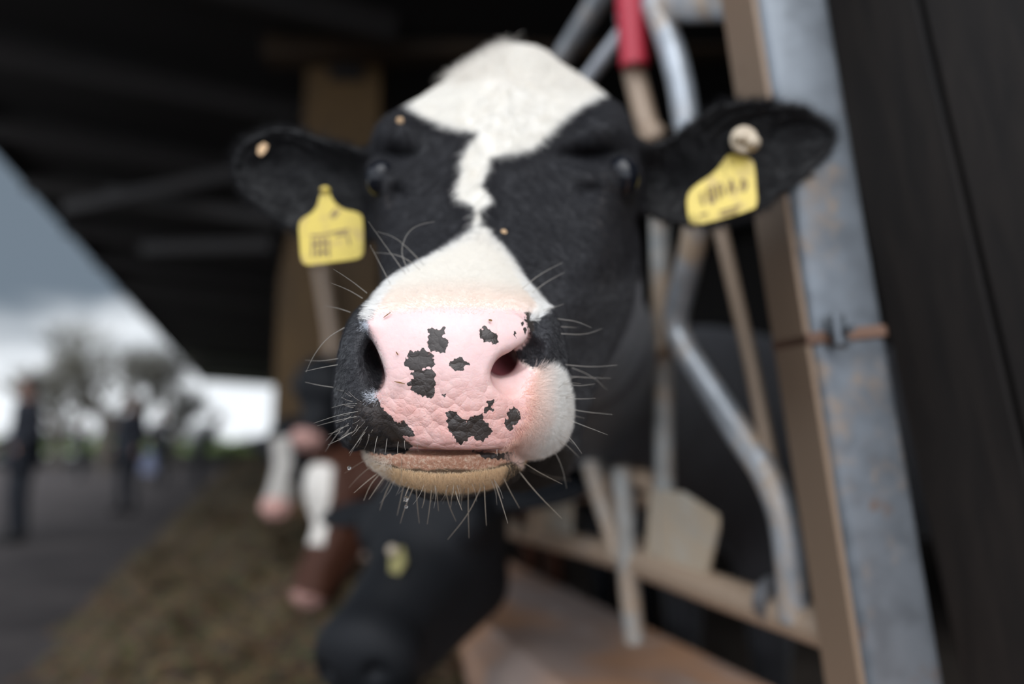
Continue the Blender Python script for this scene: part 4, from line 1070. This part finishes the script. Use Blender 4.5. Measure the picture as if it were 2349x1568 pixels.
def pat_black(l, V): return np.repeat(BLK[None], len(l), 0)
def pat_brown(l, V):
    c = np.repeat(BRN[None], len(l), 0)
    c = sel((np.abs(l[:, 0]+.0) < .06+.02*np.sin(l[:, 1]*20)) & (l[:, 1] > .02) & (l[:, 1] < .27) & (l[:, 2] > -.12), WHT, c)
    c = sel((l[:, 1] > .43), PNK*.7, c); return c
def pat_wb(l, V):
    c = np.repeat(BLK[None], len(l), 0)
    c = sel((np.abs(l[:, 0]) < .05) & (l[:, 1] > .10) & (l[:, 2] > -.14), WHT*.7, c)
    c = sel((l[:, 1] > .30), WHT*.7, c); c = sel((l[:, 1] > .40), PNK, c); return c
def pat_b2(l, V):
    c = np.repeat(BLK[None], len(l), 0); return sel(l[:, 1] > .38, PNK*.8, c)
feeding_cow('black cow head lowered into the feed with a small yellow tag in its ear', at(1000, 1085, 1.72), at(755, 1470, 1.30),
    [(.05, 2.25, 1.02), (.35, 2.88, 1.05)], [((.35, 2.90, 1.05), (1.9, 3.45, 1.05), .26, .32)]+legs(.4, 2.95), pat_black, None, .15, .010, 1.28)
# its tag hangs near the jaw
for nm, u_, v_, mt in (('ear_tag', 912, 1285, YEL),):
    pass
feeding_cow('red brown cow with a white blaze eating with its head down', at(772, 1075, 2.72), at(660, 1376, 2.52),
    [(-.30, 3.15, 1.06), (.05, 3.70, 1.08)], [((.05, 3.70, 1.08), (1.6, 4.30, 1.05), .26, .32)]+legs(.1, 3.75), pat_brown, None, .25)
feeding_cow('black cow with a white face stripe beyond the red brown cow', at(668, 985, 3.7), at(612, 1165, 3.40),
    [(-.95, 4.20, 1.08), (-.40, 5.05, 1.10)], [((-.40, 5.05, 1.10), (1.1, 5.65, 1.05), .26, .32)]+legs(-.35, 5.1), pat_wb, None, .2)
feeding_cow('black cow with raised head and pale muzzle left of the big pink nose', at(742, 850, 3.15), at(670, 1010, 2.98),
    [(-.60, 3.62, 1.22), (-.22, 4.36, 1.12)], [((-.22, 4.36, 1.12), (1.3, 4.97, 1.05), .26, .32)]+legs(-.17, 4.4), pat_b2, None, .1, .010, 1.3)
bt_root = [o for o in bpy.data.objects if o.name.startswith('feeding_cow')][0]
bb0 = [c for c in bt_root.children if c.type == 'MESH'][0]
YEL2 = paint_mat('shaded_yellow_plastic', (.30, .27, .10), .5, 0, 70, (.1, .09, .05), .5)  # tag yellow repeated darker, with the shade on it put into the colour
bv = np.empty(len(bb0.data.vertices)*3, np.float32); bb0.data.vertices.foreach_get('co', bv); bv = bv.reshape(-1, 3)
bc_ = w2c_np(bv); bu, bw2 = bc_[:, 0]/bc_[:, 2]*FPX+U0, V0-bc_[:, 1]/bc_[:, 2]*FPX
TY = float(bv[(np.abs(bu-908) < 22) & (np.abs(bw2-1280) < 34)][:, 1].min())-.006; print('tag depth', TY)
tg = MB().prism([at(u, v, TY) for u, v in ((893,1262),(925,1255),(932,1290),(915,1318),(893,1312))], Vector((0, .012, 0)), .001).build('ear_tag', YEL2, bb0, False)
MB().ball(at(900, 1262, TY-.004), .011, 14, 8).build('tag_stud', BTN, bb0)
# ================================================================ people on the yard
JK, _, b_ = new_mat('dark_jacket_cloth'); b_.inputs['Base Color'].default_value = rgb(.004, .006, .012); b_.inputs['Roughness'].default_value = .85
TRS, _, b_ = new_mat('dark_trouser_cloth'); b_.inputs['Base Color'].default_value = rgb(.006, .008, .013); b_.inputs['Roughness'].default_value = .85
SKN, _, b_ = new_mat('face_skin'); b_.inputs['Base Color'].default_value = rgb(.20, .11, .08); b_.inputs['Roughness'].default_value = .55
SHOE, _, b_ = new_mat('black_shoe'); b_.inputs['Base Color'].default_value = rgb(.01, .01, .01)
BLUE, _, b_ = new_mat('blue_grey_cloth'); b_.inputs['Base Color'].default_value = rgb(.16, .18, .26); b_.inputs['Roughness'].default_value = .85
HR, _, b_ = new_mat('dark_hair'); b_.inputs['Base Color'].default_value = rgb(.03, .02, .015)
def person(label, foot, H, yaw, bend=0.0, arms=.1, jacket=JK, coatlen=.50):
    k = H/1.78; c_, s_ = math.cos(yaw), math.sin(yaw)
    def bp(x, y, z):          # body frame, x right, y forward; bending from the hips
        if z > .95 and bend: dz = z-.95; y, z = y+dz*math.sin(bend), .95+dz*math.cos(bend)+y*0
        return (x, y, z)
    sk = [bp(*p) for p in ((0, .01, 1.64), (0, 0, 1.50), (0, 0, 1.40), (0, 0, 1.10), (0, 0, .95))]
    def fn(X, Y, Z):
        x = ((X-foot[0])*c_+(Y-foot[1])*s_)/k; y = (-(X-foot[0])*s_+(Y-foot[1])*c_)/k; z = (Z-foot[2])/k
        f = ell(x, y, z, sk[0], (.078, .098, .122))
        f = smin(f, ell(x, y, z, (sk[0][0], sk[0][1]+.10, sk[0][2]-.02), (.014, .022, .026)), .012)
        f = smin(f, rcone(x, y, z, sk[0], sk[1], .05, .058), .03)
        for q in (-1, 1):
            sh = bp(q*.17, 0, 1.42); el = bp(q*(.24+arms*.3), -.02+arms*.1, 1.13); ha = bp(q*(.22+arms*.1), .06+arms*1.1, .90+arms*1.2)
            f = smin(f, rcone(x, y, z, sk[2], sh, .08, .062), .05)
            f = smin(f, rcone(x, y, z, sh, el, .058, .046), .03); f = smin(f, rcone(x, y, z, el, ha, .046, .034), .02)
            for j in range(4): f = smin(f, rcone(x, y, z, ha, (ha[0]+(j-1.5)*.018, ha[1]+.02, ha[2]-.095+.006*abs(j-1.5)), .016, .009), .006)
            f = smin(f, rcone(x, y, z, ha, (ha[0]-q*.035, ha[1]+.03, ha[2]-.05), .014, .010), .006)
            hip = (q*.095, 0, .93); kn = (q*.11, .02, .50); an = (q*.115, -.02, .09)
            f = smin(f, rcone(x, y, z, hip, kn, .092, .062), .04); f = smin(f, rcone(x, y, z, kn, an, .062, .045), .02)
            f = smin(f, ell(x, y, z, (q*.12, .055, .045), (.048, .135, .045)), .02)
        f = smin(f, rcone(x, y, z, sk[2], sk[3], .13, .135), .06); f = smin(f, rcone(x, y, z, sk[3], sk[4], .13, .145), .05)
        return np.maximum(f*k, .0-Z+.001)
    r = .95*k; lo = (foot[0]-r, foot[1]-r, foot[2]-.03); hi = (foot[0]+r, foot[1]+r, foot[2]+H+.12)
    V_, Q_ = grid_mesh(fn, lo, hi, .014*k)
    n_ = quad_normals(V_, Q_)
    if (n_*(V_-V_.mean(0))).sum() < 0: Q_ = Q_[:, ::-1].copy()
    qc_ = V_[Q_].mean(1); z = (qc_[:, 2]-foot[2])/k; x = ((qc_[:, 0]-foot[0])*c_+(qc_[:, 1]-foot[1])*s_)/k; y = (-(qc_[:, 0]-foot[0])*s_+(qc_[:, 1]-foot[1])*c_)/k
    if bend: zb = np.where(z > .6, .95+(z-.95)*math.cos(bend)+(y)*math.sin(bend), z)
    else: zb = z
    mi = np.where(zb > 1.50, 0, np.where(zb > .88, 1, 2)); mi = np.where(zb < .09, 3, mi)
    hnd = (np.abs(x) > .19) & (zb < .92+arms*1.0) & (zb > .78) & (y > .02); mi = np.where(hnd, 0, mi)
    root = empty('person', foot); tag(root, label, 'person')
    o = mesh_obj('body', V_, Q_, [SKN, jacket, TRS, SHOE], root, True, mi)
    def W(p):
        X = foot[0]+(p[0]*c_-p[1]*s_)*k; Y = foot[1]+(p[0]*s_+p[1]*c_)*k; return Vector((X, Y, foot[2]+p[2]*k))
    hs = sk[0]
    A = (Vector((c_, s_, 0)), Vector((-s_, c_, 0)), Vector((0, 0, 1)))
    MB().ball(W((hs[0], hs[1]-.022, hs[2]+.03)), (.088*k, .098*k, .112*k), 20, 12, A).build('hair', HR, root)
    # coat skirt
    rings = []; m_ = MB(); nseg = 24; vs = []
    for (zq, rx, ry) in ((1.12, .165, .150), (.98, .185, .165), (.86, .20, .175), (coatlen+.28, .205, .18)):
        for j in range(nseg):
            a = 2*math.pi*j/nseg; vs.append(W(bp(rx*math.cos(a), ry*math.sin(a), zq)))
    fs = [(i*nseg+j, i*nseg+(j+1) % nseg, (i+1)*nseg+(j+1) % nseg, (i+1)*nseg+j) for i in range(3) for j in range(nseg)]
    m_.add(vs, fs); ck = m_.build('jacket', jacket, root)
    sol = ck.modifiers.new('cloth_thickness', 'SOLIDIFY'); sol.thickness = .008
    return root
person('person in dark coat standing at the frame edge, largest of the people outside', tuple(G(34, 1240)), 1.80, 2.6, 0, .1)
person('person in navy coat standing upright in front of the bare tree', tuple(G(287, 1176)), 1.78, 2.9, 0, .05)
person('person in dark jacket holding a pale blue bag close to the upright one', tuple(G(362, 1118)), 1.80, -2.4, 0, .3)
person('person in black bending forward in front of the bright sky', tuple(G(452, 1118)), 1.85, -1.3, .55, .15)
person('small figure in dark clothes between the frame edge and the bare tree', tuple(G(182, 1100)), 1.60, 2.0, 0, .2)
bg_ = MB().prism([at(u, v, 14.0) for u, v in ((322,1040),(352,1034),(358,1075),(350,1088),(320,1086))], Vector((0, .14, 0)), .02).build('shoulder_bag', BLUE, None, False)
tag(bg_, 'pale blue grey bag held beside a person in the yard', 'bag')
# ================================================================ bare tree, hedge, far trees
BARK, _, b_ = new_mat('dark_bark'); b_.inputs['Base Color'].default_value = rgb(.075, .065, .055); b_.inputs['Roughness'].default_value = .9
TWG, _, b_ = new_mat('budding_twigs'); b_.inputs['Base Color'].default_value = rgb(.095, .09, .07); b_.inputs['Roughness'].default_value = .9
def tree(label, base, H, spread, seed, depth=5):
    rn = random.Random(seed); root = empty('bare_tree', base); tag(root, label, 'tree')
    tk = MB(); tw = MB()
    def grow_(p, d, L, r, lv):
        q = p+d*L; mid__ = (p+q)/2+Vector((rn.uniform(-1, 1), rn.uniform(-1, 1), rn.uniform(-.3, .3)))*L*.06
        (tk if lv < 2 else tw).tube([p, mid__, q], [r, r*.85, r*.7], 7 if lv < 3 else 4, 0, lv < 2)
        if lv >= depth:
            for _ in range(3):
                e = (d+Vector((rn.uniform(-1, 1), rn.uniform(-1, 1), rn.uniform(-.3, .8)))).normalized()
                tw.tube([q, q+e*L*rn.uniform(.4, .9)], [r*.6, r*.25], 3, 0, False)
            return
        for i in range(rn.choice([3, 4]) if lv else 6):
            e = (d*rn.uniform(.5, 1.0)+Vector((rn.uniform(-1, 1)*spread, rn.uniform(-1, 1)*spread, rn.uniform(-.2, .7)))).normalized()
            st_ = p+(q-p)*rn.uniform(.55, 1)
            grow_(st_, e, L*rn.uniform(.62, .82), r*.58, lv+1)
    grow_(Vector(base), Vector((0, 0, 1)), H*.24, H*.028, 0)
    tk.build('trunk', BARK, root); tw.build('twigs', TWG, root, True, None)
    return root
tree('wide bare tree standing behind the people against grey sky', tuple(G(165, 1120, 0)+Vector((-4.0, 8.0, 0))), 8.6, .95, 4, 5)
tree('lower bare tree at the edge of the yard left of the wide tree', tuple(G(20, 1110, 0)+Vector((-5.5, 10.0, 0))), 7.0, .9, 8, 4)
tree('small bare tree rising between two standing people', tuple(G(330, 1095, 0)+Vector((-3.0, 8.0, 0))), 5.0, .8, 15, 4)
HEDGE, _, b_ = new_mat('hedge_twigs'); b_.inputs['Base Color'].default_value = rgb(.018, .024, .011); b_.inputs['Roughness'].default_value = .9
hv = []; hf = []; rs = random.Random(2)
for k in range(26000):
    t_ = rs.random(); p = Vector((-25+t_*15.2, 26+t_*8, 0)); hh_ = 1.35+.35*math.sin(t_*21)+.25*math.sin(t_*47)
    c = p+Vector((rs.uniform(-.5, .5), rs.uniform(-.5, .5), rs.random()**1.0*hh_)); s_ = rs.uniform(.03, .09)
    a = Vector((rs.uniform(-1, 1), rs.uniform(-1, 1), rs.uniform(-1, 1))).normalized()*s_; b2 = a.cross(Vector((rs.uniform(-1, 1), rs.uniform(-1, 1), 1))).normalized()*s_*.5
    i = len(hv); hv += [c-a, c+b2, c+a, c-b2]; hf.append((i, i+1, i+2, i+3))
hg = mesh_obj('hedge', hv, hf, HEDGE, None, False); tag(hg, 'low dark hedge running behind the people', 'hedge', None, 'stuff')
